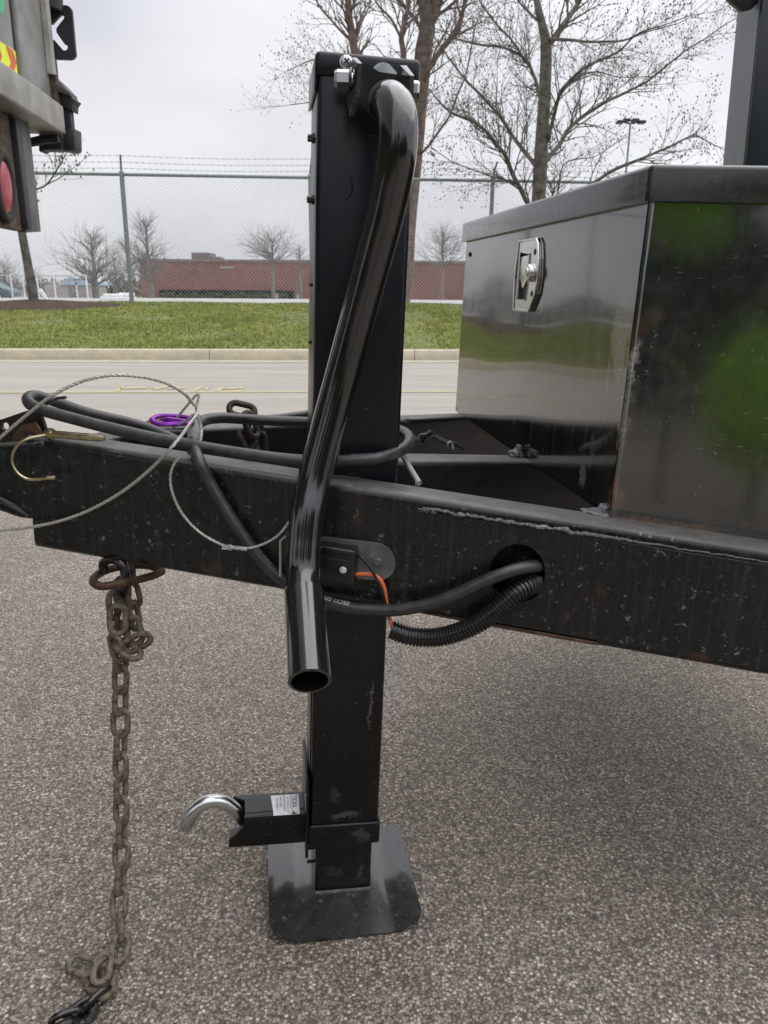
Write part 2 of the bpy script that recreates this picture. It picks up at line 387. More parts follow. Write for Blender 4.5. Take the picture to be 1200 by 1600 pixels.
M['white'] = simple('white_paint', (.72, .72, .72), .5, 0, .1, 3, 0)
M['shed'] = simple('beige_shed_wall', (.34, .31, .28), .7, 0, .15, 2, 0)
M['blue_roof'] = simple('pale_blue_roof', (.34, .42, .50), .6, 0, .15, 2, 0)
M['carpaint'] = simple('blue_green_car_paint', (.05, .10, .12), .2, .2, .1, 4, 0)
M['glass'] = simple('dark_glass', (.03, .035, .04), .08, 0, .1, 4, 0)
M['rubber'] = simple('tyre_rubber', (.02, .02, .02), .8, 0, .2, 20, .2)
M['mulch'] = simple('bark_mulch', (.075, .05, .036), .95, 0, .6, 14, .8, .2, (.03, .02, .015), .03)
M['unit'] = simple('roof_unit_metal', (.20, .17, .16), .7, 0, .2, 2, 0)

def asphalt():
    m, t, b = newmat('coarse_asphalt'); c = coords(t)
    v = N(t, 'ShaderNodeTexVoronoi', {'Vector': c, 'Scale': 200}); v2 = N(t, 'ShaderNodeTexVoronoi', {'Vector': c, 'Scale': 520})
    s1 = N(t, 'ShaderNodeSeparateColor', {0: v.outputs['Color']}); s2 = N(t, 'ShaderNodeSeparateColor', {0: v2.outputs['Color']})
    r1 = ramp(t, s1.outputs[0], [(0, (.07, .062, .055)), (.38, (.17, .152, .134)), (.7, (.30, .272, .242)), (.9, (.46, .425, .38)), (1, (.80, .76, .70))]).outputs[0]
    r2 = ramp(t, s2.outputs[1], [(0, (.05, .045, .04)), (.5, (.20, .180, .158)), (1, (.48, .44, .39))]).outputs[0]
    col = mixc(t, .42, r1, r2)
    crev = ramp(t, v.outputs['Distance'], [(.35, 0), (.75, 1)]).outputs[0]
    col = mixc(t, N(t, 'ShaderNodeMath', {0: crev, 1: .78}, operation='MULTIPLY').outputs[0], col, (.035, .031, .028))
    big = tnoise(t, c, 1.3, 5, .55)
    col = mixc(t, 1, col, ramp(t, big, [(.3, (1.29, 1.20, 1.09)), (.7, (1.54, 1.44, 1.32))]).outputs[0], 'MULTIPLY')
    med = tnoise(t, c, 14, 4, .6)
    col = mixc(t, 1, col, ramp(t, med, [(.3, .9), (.7, 1.1)]).outputs[0], 'MULTIPLY')
    # old oil drips and a few darker scuffed patches
    st = ramp(t, tnoise(t, c, 4.2, 6, .62), [(.64, 0), (.74, .38)]).outputs[0]
    col = mixc(t, st, col, (.075, .07, .068))
    st2 = ramp(t, tnoise(t, coords(t, (1, .45, 1), (0, 0, .5)), 9, 3, .5), [(.70, 0), (.78, .3)]).outputs[0]
    col = mixc(t, st2, col, (.33, .31, .28))
    t.links.new(col, b.inputs['Base Color']); b.inputs['Roughness'].default_value = .62; b.inputs['Specular IOR Level'].default_value = .6
    h = N(t, 'ShaderNodeMath', {0: v.outputs['Distance'], 1: -1.0, 2: s1.outputs[1]}, operation='MULTIPLY_ADD').outputs[0]
    h2 = N(t, 'ShaderNodeMath', {0: v2.outputs['Distance'], 1: -.5, 2: h}, operation='MULTIPLY_ADD').outputs[0]
    bumpn(t, b, h2, 1.0, .0032)
    return m
M['asphalt'] = asphalt()
def roadmat():
    m, t, b = newmat('pale_road'); c = coords(t)
    a = tnoise(t, coords(t, (.25, 2.2, 1)), 1.4, 6, .6); f = tnoise(t, c, 90, 4, .7)
    col = ramp(t, a, [(.3, (.235, .218, .192)), (.7, (.315, .292, .258))]).outputs[0]
    col = mixc(t, 1, col, ramp(t, f, [(.3, .88), (.7, 1.1)]).outputs[0], 'MULTIPLY')
    # faint dark tyre scuffs and oil patches
    sc = tnoise(t, coords(t, (.5, 5, 1)), 1.1, 3, .5)
    col = mixc(t, N(t, 'ShaderNodeMath', {0: ramp(t, sc, [(.62, 0), (.72, 1)]).outputs[0], 1: .35}, operation='MULTIPLY').outputs[0], col, (.13, .12, .11))
    t.links.new(col, b.inputs['Base Color']); b.inputs['Roughness'].default_value = .85
    bumpn(t, b, f, .3, .003); return m
M['road'] = roadmat()
def soil():
    m, t, b = newmat('lawn_soil'); c = coords(t)
    n = tnoise(t, c, .9, 6, .65); n2 = tnoise(t, c, 20, 5, .7)
    col = ramp(t, n, [(.3, (.08, .105, .028)), (.55, (.12, .145, .04)), (.72, (.15, .13, .065))]).outputs[0]
    col = mixc(t, 1, col, ramp(t, n2, [(.3, .7), (.7, 1.25)]).outputs[0], 'MULTIPLY')
    t.links.new(col, b.inputs['Base Color']); b.inputs['Roughness'].default_value = .95; bumpn(t, b, n2, .6, .03); return m
M['soil'] = soil()
def grassm():
    m, t, b = newmat('grass_blades'); c = coords(t)
    n = tnoise(t, c, .55, 6, .7); n2 = N(t, 'ShaderNodeTexVoronoi', {'Vector': c, 'Scale': 9})
    s_ = N(t, 'ShaderNodeSeparateColor', {0: n2.outputs['Color']}).outputs[0]
    a = ramp(t, n, [(.28, (.17, .20, .045)), (.5, (.25, .285, .07)), (.66, (.32, .32, .10)), (.78, (.42, .35, .18))]).outputs[0]
    col = mixc(t, 1, a, ramp(t, s_, [(0, .7), (1, 1.3)]).outputs[0], 'MULTIPLY')
    t.links.new(col, b.inputs['Base Color']); b.inputs['Roughness'].default_value = .7; return m
M['grass'] = grassm()
def brickm():
    m, t, b = newmat('red_brick_wall'); 
    c = N(t, 'ShaderNodeTexCoord').outputs['Object']
    x = N(t, 'ShaderNodeSeparateXYZ', {0: c}); cb = N(t, 'ShaderNodeCombineXYZ', {0: x.outputs[0], 1: x.outputs[2], 2: 0.0}).outputs[0]
    br = N(t, 'ShaderNodeTexBrick', {'Vector': cb, 'Color1': (.225, .09, .072, 1), 'Color2': (.165, .072, .06, 1), 'Mortar': (.24, .19, .17, 1), 'Scale': 1.0, 'Mortar Size': .006, 'Brick Width': .21, 'Row Height': .075})
    n = tnoise(t, c, .25, 4, .6)
    col = mixc(t, 1, br.outputs[0], ramp(t, n, [(.3, .85), (.7, 1.15)]).outputs[0], 'MULTIPLY')
    t.links.new(col, b.inputs['Base Color']); b.inputs['Roughness'].default_value = .9; return m
M['brick'] = brickm()
def leafm(name, a, b_):
    m, t, b = newmat(name); c = coords(t); n = tnoise(t, c, 3.5, 4, .6)
    t.links.new(ramp(t, n, [(.3, a), (.7, b_)]).outputs[0], b.inputs['Base Color']); b.inputs['Roughness'].default_value = .6; return m
M['hedge'] = leafm('hedge_leaf', (.03, .045, .02), (.06, .08, .035))
M['evergreen'] = leafm('evergreen_leaf', (.018, .035, .014), (.04, .07, .022))
M['bright_leaf'] = leafm('bright_shrub_leaf', (.42, .68, .05), (.62, .86, .10))

# ================================================================== THE SETTING
def yline(x0, y0): return lambda X: y0 + .07*(X-x0)
fenceY = lambda X: 18.0 + .07*X
kerbY = lambda X: 11.75 + .07*X                                     # front face foot of the kerb
def lawn_z(X, Y):
    t = (Y-kerbY(X)-.15)/(fenceY(X)-kerbY(X)-.15)
    t = max(0, t)
    if t <= 1: return .15 + .56*(t**1.0) + .03*noise.noise(Vector((X*.35, Y*.6, 0)))*min(1, t*5)
    return .71
def strip(y0, y1, z, nx=2, ny=1, x0=-80, x1=80):
    g = MB(); vs = []; fs = []
    for j in range(ny+1):
        for i in range(nx+1):
            X = x0+(x1-x0)*i/nx; a, b = y0(X), y1(X); Y = a+(b-a)*j/ny
            vs.append((X, Y, z(X, Y) if callable(z) else z))
    for j in range(ny):
        for i in range(nx):
            k = j*(nx+1)+i; fs.append((k, k+1, k+nx+2, k+nx+1))
    return g.add(vs, fs)
g = MB(); g.add([(-700, -700, -1.2), (700, -700, -1.2), (700, 1400, -1.2), (-700, 1400, -1.2)], [(0, 1, 2, 3)])
struct('ground', g, M['soil'])
struct('asphalt_yard', strip(lambda X: -30, lambda X: 4.1+.07*X, 0, 1, 1, -40, 40), M['asphalt'])
struct('road', strip(lambda X: 4.1+.07*X, lambda X: kerbY(X)-.42, 0.0), M['road'])
struct('gutter', strip(lambda X: kerbY(X)-.42, lambda X: kerbY(X)+.02, .004), M['gutter'])
ky = thing('kerb', None, None, (0, kerbY(0), 0), kind='structure')
for i in range(-11, 12):
    x0, x1 = i*3.05+.45, i*3.05+3.04+.45
    g = MB(); prof = [(0, 0), (.015, .12), (.035, .145), (.07, .152), (.16, .154), (.16, -.1), (0, -.1)]
    vs = []; 
    for X in (x0, x1): vs += [(X, kerbY(X)+p[0], p[1]) for p in prof]
    n = len(prof); fs = [(k, k+n, (k+1) % n+n, (k+1) % n) for k in range(n)] + [tuple(range(n)), tuple(range(n, 2*n))[::-1]]
    g.add(vs, fs); part('kerb_section', g, M['kerb'], ky)
yl = lambda X: 7.96+.07*X
struct('yellow_road_line', strip(lambda X: yl(X)-.05, lambda X: yl(X)+.05, .005), M['road_yellow'])
# worn yellow painted characters beyond the line
rm = thing('road_marking', None, None, (-2.3, 8.4, .005), kind='structure')
for poly in ([(178, 611), (188, 603), (196, 602), (187, 611)], [(188, 605), (232, 604), (228, 607), (186, 607.5)],
             [(236, 606), (262, 602), (270, 603), (244, 609)], [(262, 606), (290, 604), (288, 607), (260, 608)],
             [(298, 611), (312, 603), (320, 603), (306, 611)], [(318, 607), (330, 603), (322, 610)],
             [(334, 611), (344, 604), (352, 604), (344, 611)], [(350, 606), (384, 604), (380, 607), (350, 608)], [(352, 610), (382, 609), (380, 611), (350, 611.5)]):
    g = MB(); g.add([PZ(x, y, .006) for x, y in poly], [tuple(range(len(poly)))]); part('painted_stroke', g, M['road_yellow'], rm, smooth=False)
struct('lawn_bank', strip(lambda X: kerbY(X)+.155, lambda X: fenceY(X)+.6, lawn_z, 160, 24, -34, 34), M['soil'], smooth=True)
struct('parking_lot', strip(lambda X: fenceY(X)+.6, lambda X: 135, lambda X, Y: .70-1.02*(Y-19)/116 if Y > 30 else .70-.1*(Y-fenceY(X)-.6)/11, 2, 20, -160, 160), M['lot'])
# mulch ring round the left tree
mc = PY(55, 487, 17.0)
mc = Vector((mc.x, 16.9, lawn_z(mc.x, 16.9)))
g = MB(); ring = []
for k in range(28):
    a = 2*math.pi*k/28; rr = 1.25*(1+.18*noise.noise(Vector((math.cos(a)*2, math.sin(a)*2, 3)))); X, Y = mc.x+rr*math.cos(a)*1.35+.25, mc.y+rr*math.sin(a)*.8; ring.append((X, Y, lawn_z(X, Y)+.01))
mid = [((x+mc.x)/2, (y+mc.y)/2, lawn_z((x+mc.x)/2, (y+mc.y)/2)+.07) for x, y, z in ring]
vs = ring+mid+[(mc.x, mc.y, mc.z+.13)]
fs = [(k, (k+1) % 28, 28+(k+1) % 28, 28+k) for k in range(28)]+[(28+k, 28+(k+1) % 28, 56) for k in range(28)]
g.add(vs, fs); struct('mulch_bed', g, M['mulch'], smooth=True)
# grass blades
g = MB(); rnd = random.Random(3); vs = []; fs = []
for i in range(150000):
    u = rnd.random(); X = rnd.uniform(-10.5, 5.5); 
    Y = kerbY(X)+.14+(fenceY(X)+.5-kerbY(X)-.14)*rnd.random()**1.0
    dx, dy = (X-mc.x-.25)/1.65, (Y-mc.y)/1.0
    if dx*dx+dy*dy < .95: continue
    z = lawn_z(X, Y); cl = noise.noise(Vector((X*.9, Y*.9, 5)))
    if cl < -.33 and rnd.random() < .6: continue
    h = (.022+.030*rnd.random())*(1+.8*cl); a = rnd.uniform(0, math.pi); w = .007+.005*rnd.random(); lx, ly = rnd.uniform(-.03, .03), rnd.uniform(-.03, .03)
    n = len(vs); vs += [(X-w*math.cos(a), Y-w*math.sin(a), z-.004), (X+w*math.cos(a), Y+w*math.sin(a), z-.004), (X+lx, Y+ly, z+h)]; fs.append((n, n+1, n+2))
g.v, g.f, g.mi = vs, fs, [0]*len(fs)
setp(part('grass', g, M['grass'], None, False), 'short spring grass covering the bank behind the kerb', 'grass', kind='stuff')

# ================================================================== FENCE
def tag_fence():
    X0, X1 = -15, 13
    f = thing('chain_link_fence', 'tall chain link fence with green grey posts and barbed wire atop the grass bank', 'fence', (0, 18, .7))
    zt = 3.34
    spacing = 3.97
    for i in range(-3, 4):
        X = -5.61+i*spacing+ (0 if i != -3 else 0); Y = fenceY(X); z0 = .66
        g = MB(); g.tube([(X, Y, z0-.2), (X, Y, zt+.03)], .05 if i == 0 else .045, 12)
        g.tube([(X, Y, zt+.03), (X, Y, zt+.07)], [.055, .04], 12)
        p = part('fence_post', g, M['galv'], f)
        g = MB(); g.tube([(X, Y, zt+.02), (X+.02, Y-.06, zt+.20), (X+.06, Y-.17, zt+.36)], .022, 8); part('barb_arm', g, M['galv'], p)
    g = MB(); g.tube([(X0, fenceY(X0), zt), (X1, fenceY(X1), zt)], .034, 10); part('top_rail', g, M['galv'], f)
    for k, (dz, dy) in enumerate(((.12, -.04), (.23, -.10), (.345, -.16))):
        g = MB(); pts = []
        nn = 90
        for j in range(nn+1):
            X = X0+(X1-X0)*j/nn; ph = ((X+5.61) % spacing)/spacing
            pts.append((X, fenceY(X)+dy, zt+dz-.03*math.sin(math.pi*ph)))
        g.tube(pts, .0028, 4)
        for j in range(int((X1-X0)/.13)):
            X = X0+j*.13; ph = ((X+5.61) % spacing)/spacing; z = zt+dz-.03*math.sin(math.pi*ph); Y = fenceY(X)+dy
            g.box((X, Y, z), (.004, 0, .016), (0, .0018, 0), (.0018, 0, -.001)); g.box((X+.01, Y, z), (-.006, 0, .015), (0, .0018, 0), (.0018, 0, .001))
        part('barbed_wire', g, M['barb'], f)
    g = MB(); vs = []; fs = []; h = zt-.70; w = .0020; step = .082
    def strand(p, q):
        n = len(vs); d = (q-p).normalized(); s1 = Vector((0, 1, 0))*w; s2 = d.cross(Vector((0, 1, 0))).normalized()*w
        for c in (p, q):
            for s_ in (s1+s2*.0, s2, -s1, -s2): vs.append(tuple(c+s_))
        for k in range(4): fs.append((n+k, n+(k+1) % 4, n+4+(k+1) % 4, n+4+k))
    X = X0-h
    while X < X1:
        for sg in (1, -1):
            xa, xb = (X, X+h) if sg == 1 else (X+h, X)
            za, zb = .70, zt
            # clip to the panel
            def cl(x, z, x2, z2):
                if x < X0: z += (X0-x)*(z2-z)/(x2-x); x = X0
                if x > X1: z += (X1-x)*(z2-z)/(x2-x); x = X1
                return x, z
            if max(xa, xb) <= X0 or min(xa, xb) >= X1: continue
            a = cl(xa, za, xb, zb); b = cl(xb, zb, xa, za); off = .004*sg
            strand(Vector((a[0], fenceY(a[0])+off-.03, a[1])), Vector((b[0], fenceY(b[0])+off-.03, b[1])))
        X += step
    g.v, g.f, g.mi = vs, fs, [0]*len(fs)
    o = part('chain_link_mesh', g, M['wire'], f, smooth=False); o['kind'] = 'stuff'
tag_fence()

# ================================================================== TREES
def twigs(vs, fs, p, d, length, rad, depth, rnd, flat=.35, droop=0.0, buds=None, nseg=4, sp=.55):
    """a crooked twig that branches; collected as thin three sided tubes"""
    seg = []; q = p.copy(); dd = d.normalized()
    ring0 = None
    for i in range(nseg+1):
        r = rad*(1-.75*i/nseg)
        w = dd.orthogonal().normalized(); w2 = dd.cross(w)
        n = len(vs)
        for k in range(3):
            a = 2*math.pi*k/3; vs.append(tuple(q+(w*math.cos(a)+w2*math.sin(a))*r))
        if i:
            for k in range(3): fs.append((n-3+k, n-3+(k+1) % 3, n+(k+1) % 3, n+k))
        seg.append((q.copy(), dd.copy(), r))
        q = q+dd*(length/nseg)
        dd = (dd+Vector((rnd.uniform(-1, 1), rnd.uniform(-1, 1)*flat, rnd.uniform(-1, 1)-droop))*.22).normalized()
    if depth > 0:
        for i in range(1, nseg+1):
            for s_ in range(2 if depth > 1 or rnd.random() < .5 else 1):
                if rnd.random() < .36: continue
                b, bd, br = seg[i]
                side = bd.orthogonal().normalized(); ax = Matrix.Rotation(rnd.uniform(0, 6.28), 3, bd) @ side
                nd = (bd*rnd.uniform(.6, 1.0)+ax*sp*rnd.uniform(.7, 1.5)+Vector((0, 0, .18))).normalized()
                twigs(vs, fs, b, nd, length*rnd.uniform(.42, .68), max(br*.7, rad*.3), depth-1, rnd, flat, droop, buds, max(2, nseg-1), sp)
    if buds is not None and depth <= 1:
        for b, bd, br in seg[1:]:
            if rnd.random() < .4:
                buds.append(b+Vector((rnd.uniform(-1, 1), rnd.uniform(-1, 1), rnd.uniform(-1, 1)))*.01)
def blobs(mb, pts, size, rnd):
    for p in pts:
        s_ = size*rnd.uniform(.6, 1.4); n = len(mb.v)
        q = [p+Vector(v)*s_ for v in ((1, 0, 0), (-1, 0, 0), (0, 1, 0), (0, -1, 0), (0, 0, 1.5), (0, 0, -1.5))]
        mb.add(q, [(0, 2, 4), (2, 1, 4), (1, 3, 4), (3, 0, 4), (2, 0, 5), (1, 2, 5), (3, 1, 5), (0, 3, 5)])
def limb_tree(name, label, base, trunk, limbs, Y, barkm, twigm, seed, bud=.02, density=1.0, group=None, tw_len=1.0, tw_depth=2):
    """trunk and main limbs follow surveyed lines; finer branches grow from them"""
    rnd = random.Random(seed)
    t = thing(name, label, 'tree', base, group)
    g = MB(); pts = cr_path([PY(x, y, Y+dy) for x, y, dy, w in trunk], 6)
    ws = []
    for i in range(len(trunk)-1):
        for j in range(6): ws.append((trunk[i][3]+(trunk[i+1][3]-trunk[i][3])*j/6)*Y/F/2*1.02)
    ws.append(trunk[-1][3]*Y/F/2)
    ws = [w*(1+.05*noise.noise(Vector((i*.7, seed, 0)))) for i, w in enumerate(ws)]
    g.tube(pts, ws, 14); part('trunk', g, barkm, t)
    g = MB(); vs, fs = [], []; bl = []
    for lb in limbs:
        pp = cr_path([PY(x, y, Y+dy) for x, y, dy, w in lb], 6); ww = []
        for i in range(len(lb)-1):
            for j in range(6): ww.append((lb[i][3]+(lb[i+1][3]-lb[i][3])*j/6)*Y/F/2*.82)
        ww.append(lb[-1][3]*Y/F/2)
        pp = [p+Vector((noise.noise(p*1.7), noise.noise(p*1.7+Vector((9, 0, 0))), noise.noise(p*1.7+Vector((0, 9, 0)))))*.05 for p in pp]
        g.tube(pp, ww, 7)
        for i in range(2, len(pp)):
            for s_ in range(2):
                if rnd.random() > .46*density: continue
                d = (pp[i]-pp[i-1]).normalized(); ax = Matrix.Rotation(rnd.uniform(0, 6.28), 3, d) @ d.orthogonal().normalized()
                nd = (d*.75+ax*.75+Vector((0, 0, .25))).normalized()
                twigs(vs, fs, pp[i], nd, tw_len*rnd.uniform(.5, 1.2)*(1.15-.6*i/len(pp)), max(.0045, ww[i]*.45), tw_depth, rnd, buds=bl)
        twigs(vs, fs, pp[-1], (pp[-1]-pp[-3]), tw_len*.8, max(.004, ww[-1]), tw_depth, rnd, buds=bl)
    part('branch', g, barkm, t) if False else part('limbs', g, barkm, t)
    g2 = MB(); g2.v, g2.f, g2.mi = vs, fs, [0]*len(fs)
    c = part('crown', g2, twigm, t, smooth=False); c['kind'] = 'stuff'
    if bud:
        g3 = MB(); blobs(g3, bl[::1], bud, rnd); c = part('buds', g3, M['bud'], t, smooth=False); c['kind'] = 'stuff'
    return t
Yr = 16.6
b = PY(842, 480, Yr); 
limb_tree('bare_tree', 'bare budding tree with a grey trunk standing above the toolbox lid', (b.x, Yr, .6),
    [(842, 482, 0, 24), (841, 400, 0, 22), (841, 330, 0, 20), (846, 230, 0, 19), (851, 150, 0, 17), (853, 72, 0, 15), (846, 35, 0, 11), (839, 0, 0, 9), (834, -70, .2, 7), (826, -150, .3, 4)],
    [[(855, 76, 0, 11), (876, 44, 0, 10), (903, 8, .2, 8), (930, -40, .4, 6), (950, -110, .4, 3)],
     [(850, 255, 0, 9), (872, 226, .3, 8), (903, 188, .8, 7), (935, 166, 1.0, 6), (968, 149, 1.2, 5), (1013, 126, 1.2, 4), (1060, 89, 1.2, 3), (1110, 52, 1.2, 2), (1148, 28, 1.2, 1.2)],
     [(856, 222, 0, 7), (870, 160, -.4, 6), (880, 136, -.6, 5), (911, 108, -.8, 4.5), (967, 76, -1, 3.5), (1000, 52, -1, 2.5), (1060, 30, -1, 1.5)],
     [(856, 60, 0, 6), (880, 62, -.4, 5), (920, 64, -.8, 4), (980, 60, -1, 3), (1040, 40, -1.2, 1.5)],
     [(846, 330, 0, 8), (880, 312, -1, 7), (929, 285, -1.4, 6), (985, 254, -1.8, 5), (1041, 233, -2, 3.5), (1083, 212, -2, 2.5), (1125, 229, -2, 1.2)],
     [(840, 264, 0, 8), (812, 228, .4, 7), (785, 188, .6, 6), (752, 150, .8, 5), (724, 121, .9, 4), (690, 75, 1, 2.5), (672, 50, 1, 1.2)],
     [(838, 335, 0, 9), (820, 316, -.5, 8), (806, 280, -.8, 7.5), (789, 243, -1, 7), (770, 215, -1.2, 6), (743, 191, -1.4, 5), (701, 173, -1.6, 3.5), (673, 143, -1.8, 1.5)],
     [(843, 158, 0, 7), (834, 120, .5, 6), (822, 93, .8, 5.5), (785, 75, 1.2, 4.5), (745, 68, 1.5, 4), (710, 61, 1.6, 3), (677, 42, 1.8, 1.5)],
     [(822, 98, .8, 5), (800, 62, 1, 4), (780, 42, 1.2, 3.5), (747, 0, 1.4, 2.5), (730, -40, 1.5, 1.5)],
     [(838, 30, 0, 5), (822, 18, .3, 4), (810, 0, .5, 3), (800, -40, .5, 2)],
     [(846, 200, 0, 4), (900, 120, .8, 3), (960, 118, 1.3, 2), (1020, 120, 1.4, 1.2)],
     [(866, 330, .2, 4), (872, 300, .4, 3.5), (884, 255, .4, 2.5), (930, 245, .6, 1.5), (960, 225, .6, 1)],
     [(812, 290, -.6, 4), (780, 275, -.8, 3), (735, 265, -.8, 2), (690, 240, -1, 1.2)]],
    Yr, M['bark'], M['twig'], 11, .0115, .9, None, 1.0)
Ym = 21.5
b = PY(625, 470, Ym)
limb_tree('bare_tree', 'large reddish brown bare tree with several stems rising behind the black jack', (b.x, Ym, .6),
    [(622, 478, 0, 34), (632, 430, 0, 25), (638, 350, 0, 22), (648, 250, 0, 21), (656, 150, 0, 22), (662, 80, 0, 24), (668, 30, 0, 19), (655, -30, 0, 18), (645, -100, 0, 12)],
    [[(666, 45, 0, 20), (684, 10, 0, 18), (700, -40, 0, 14), (715, -110, 0, 8)],
     [(622, 420, .3, 18), (600, 320, .3, 18), (575, 200, .3, 16), (557, 100, .3, 15), (548, 45, .3, 13), (542, 0, .3, 11), (535, -70, .3, 8)],
     [(634, 330, -.3, 12), (632, 200, -.3, 11), (630, 90, -.3, 10), (627, 55, -.3, 9), (637, 10, -.3, 7), (640, -60, 0, 4)],
     [(655, 140, -.3, 9), (680, 90, -.5, 9), (705, 60, -.6, 8), (722, 25, -.7, 7), (728, -20, -.8, 5)],
     [(627, 60, -.3, 5), (610, 30, -.3, 4), (590, 5, -.3, 3), (570, -40, 0, 2)],
     [(553, 70, .3, 6), (525, 40, .6, 4), (500, 10, .8, 3), (480, -30, .8, 2)],
     [(556, 110, .3, 5), (520, 100, .6, 3), (490, 95, .8, 2), (460, 105, .9, 1.2)],
     [(575, 210, .3, 5), (530, 170, .6, 3), (495, 160, .8, 2), (455, 165, .9, 1.2)],
     [(668, 60, 0, 8), (640, 20, .3, 6), (600, -20, .4, 4)],
     [(648, 250, 0, 5), (690, 200, -.5, 4), (720, 140, -.8, 3), (740, 60, -.9, 2)]],
    Ym, M['bark_red'], M['twig_red'], 21, .013, .9, None, 1.35)
limb_tree('bare_tree', 'slim leaning bare tree on the mulch bed, its top hidden behind the grey truck', (mc.x, mc.y, mc.z),
    [(56, 492, -.1, 21), (54, 478, -.1, 15), (48, 440, -.1, 13), (41, 400, -.1, 12), (34, 362, -.1, 11), (25, 310, 0, 10), (18, 240, 0, 9), (10, 160, 0, 8), (0, 60, 0, 6)],
    [[(25, 320, 0, 4), (50, 300, -.3, 3.5), (72, 288, -.4, 3), (88, 262, -.4, 2.5), (100, 246, -.4, 1.5)],
     [(18, 240, 0, 4), (50, 200, 0, 3), (70, 150, 0, 2)], [(72, 288, -.4, 2), (92, 275, -.4, 1.5), (112, 262, -.4, 1)]],
    17.0, M['bark'], M['twig'], 5, .016, .5, None, .55, 1)
def far_tree(x, ybase, ytop, width, Y, label, seed, trunkw=.28, upright=.5, z0=None, n=11, low=.18, depth=2, dens=1.0):
    rnd = random.Random(seed); p0 = PY(x, ybase, Y); top = PY(x, ytop, Y); H_ = top.z-p0.z; Wd = width*Y/F/2
    t = thing('bare_tree', label, 'tree', p0, 'bare trees beyond the fence')
    g = MB(); pts = []
    for i in range(9):
        u = i/8; pts.append(p0+Vector((.02*H_*noise.noise(Vector((u*3, seed, 0))), 0, u*H_*.92)))
    pts[0] = p0-Vector((0, 0, .4)); g.tube(pts, [trunkw*(1-.9*i/8) for i in range(9)], 7); part('trunk', g, M['twig_far'], t)
    vs, fs = [], []
    for i in range(int(n*4.6*dens)):
        u = low+(0.95-low)*rnd.random(); b_ = p0+Vector((0, 0, u*H_*.9)); az = rnd.uniform(0, 6.28)
        reach = Wd*(1.15-.75*u)*rnd.uniform(.6, 1.1); el = upright+.5*u
        d = Vector((math.cos(az), math.sin(az), el*rnd.uniform(.7, 1.3)))
        twigs(vs, fs, b_, d, reach, max(.03, trunkw*.28*(1-u*.7)), depth, rnd, flat=1, nseg=4, sp=.6)
    g2 = MB(); g2.v, g2.f, g2.mi = vs, fs, [0]*len(fs); c = part('crown', g2, M['twig_far'], t, smooth=False); c['kind'] = 'stuff'
far_tree(151, 467, 356, 112, 62, 'round bare tree behind the fence between the shed and the leaning fence post', 31, .30, .55, depth=2)
far_tree(236, 468, 330, 90, 95, 'tall bare tree at the left end of the brick building', 32, .38, .8, n=14)
far_tree(205, 468, 372, 80, 100, 'low bare tree just right of the tall fence post', 33, .22, .6, n=12)
far_tree(184, 468, 385, 60, 120, 'small bare tree between the round tree and the fence post', 38, .22, .6, n=12)
far_tree(428, 470, 362, 150, 88, 'spreading bare tree in front of the brick building left of the jack', 34, .25, .22, low=.5, n=14)
far_tree(470, 470, 374, 50, 92, 'small bare tree against the jack edge in front of the brick building', 35, .2, .4, low=.5, n=7)
far_tree(690, 470, 352, 140, 88, 'spreading bare tree in front of the brick building between jack and toolbox', 36, .25, .25, low=.45, n=14)
far_tree(12, 470, 400, 70, 130, 'dark bare tree behind the parked car at far left', 37, .3, .5, n=14)
far_tree(55, 470, 418, 50, 140, 'low bare tree behind the white fence post by the car', 39, .25, .6, n=12)

# ================================================================== FAR BUILDINGS, CARS, LAMP
def wbox(mb, x0, x1, y0, y1, z0, z1): return mb.box(((x0+x1)/2, (y0+y1)/2, (z0+z1)/2), ((x1-x0)/2, 0, 0), (0, (y1-y0)/2, 0), (0, 0, (z1-z0)/2))
def building():
    t = thing('brick_building', 'long low red brick building with flat roof and dark window band', 'building', (-10, 112, -.4))
    x0, x1, y0 = -33.6, 30, 110
    g = MB()
    wbox(g, x0, -31.2, y0, 140, -.6, 4.95)                                     # left pier
    wbox(g, -31.2, -12.6, y0, 140, 1.0, 4.95)                                  # wall above the window band
    wbox(g, -12.6, x1, y0, 140, -.6, 4.95)
    wbox(g, -31.2, -12.6, y0+1.6, 140, -.6, .998)
    part('wall', g, M['brick'], t, smooth=False)
    g = MB(); wbox(g, x0-.1, x1+.1, y0-.12, y0-.003, 4.70, 5.02); wbox(g, x0-.1, x1+.1, y0-.003, 140, 4.953, 5.02); part('parapet', g, M['unit'], t, smooth=False)
    xs = [-31.1+i*1.85 for i in range(10)]
    for x in xs:
        g = MB(); wbox(g, x, x+1.75, y0+1.35, y0+1.45, -.3, .95); w = part('window', g, M['glass'], t, smooth=False)
        g = MB(); wbox(g, x+1.75, x+1.84, y0+1.2, y0+1.5, -.4, .98); part('window_frame', g, M['unit'], w, smooth=False)
    g = MB(); wbox(g, -27.4, -24.8, 114, 118, 5.03, 6.05); wbox(g, -24.7, -23.4, 114, 117, 5.03, 5.5); part('roof_unit', g, M['unit'], t, smooth=False)
    g = MB(); wbox(g, -22.7, -20.7, y0-.1, y0-.002, 3.85, 4.1); part('wall_light', g, M['shed'], t, smooth=False)
    g = MB(); wbox(g, -12.3, -12.22, y0-.05, y0-.004, -.3, 4.6); part('downpipe', g, M['unit'], t, smooth=False)
building()
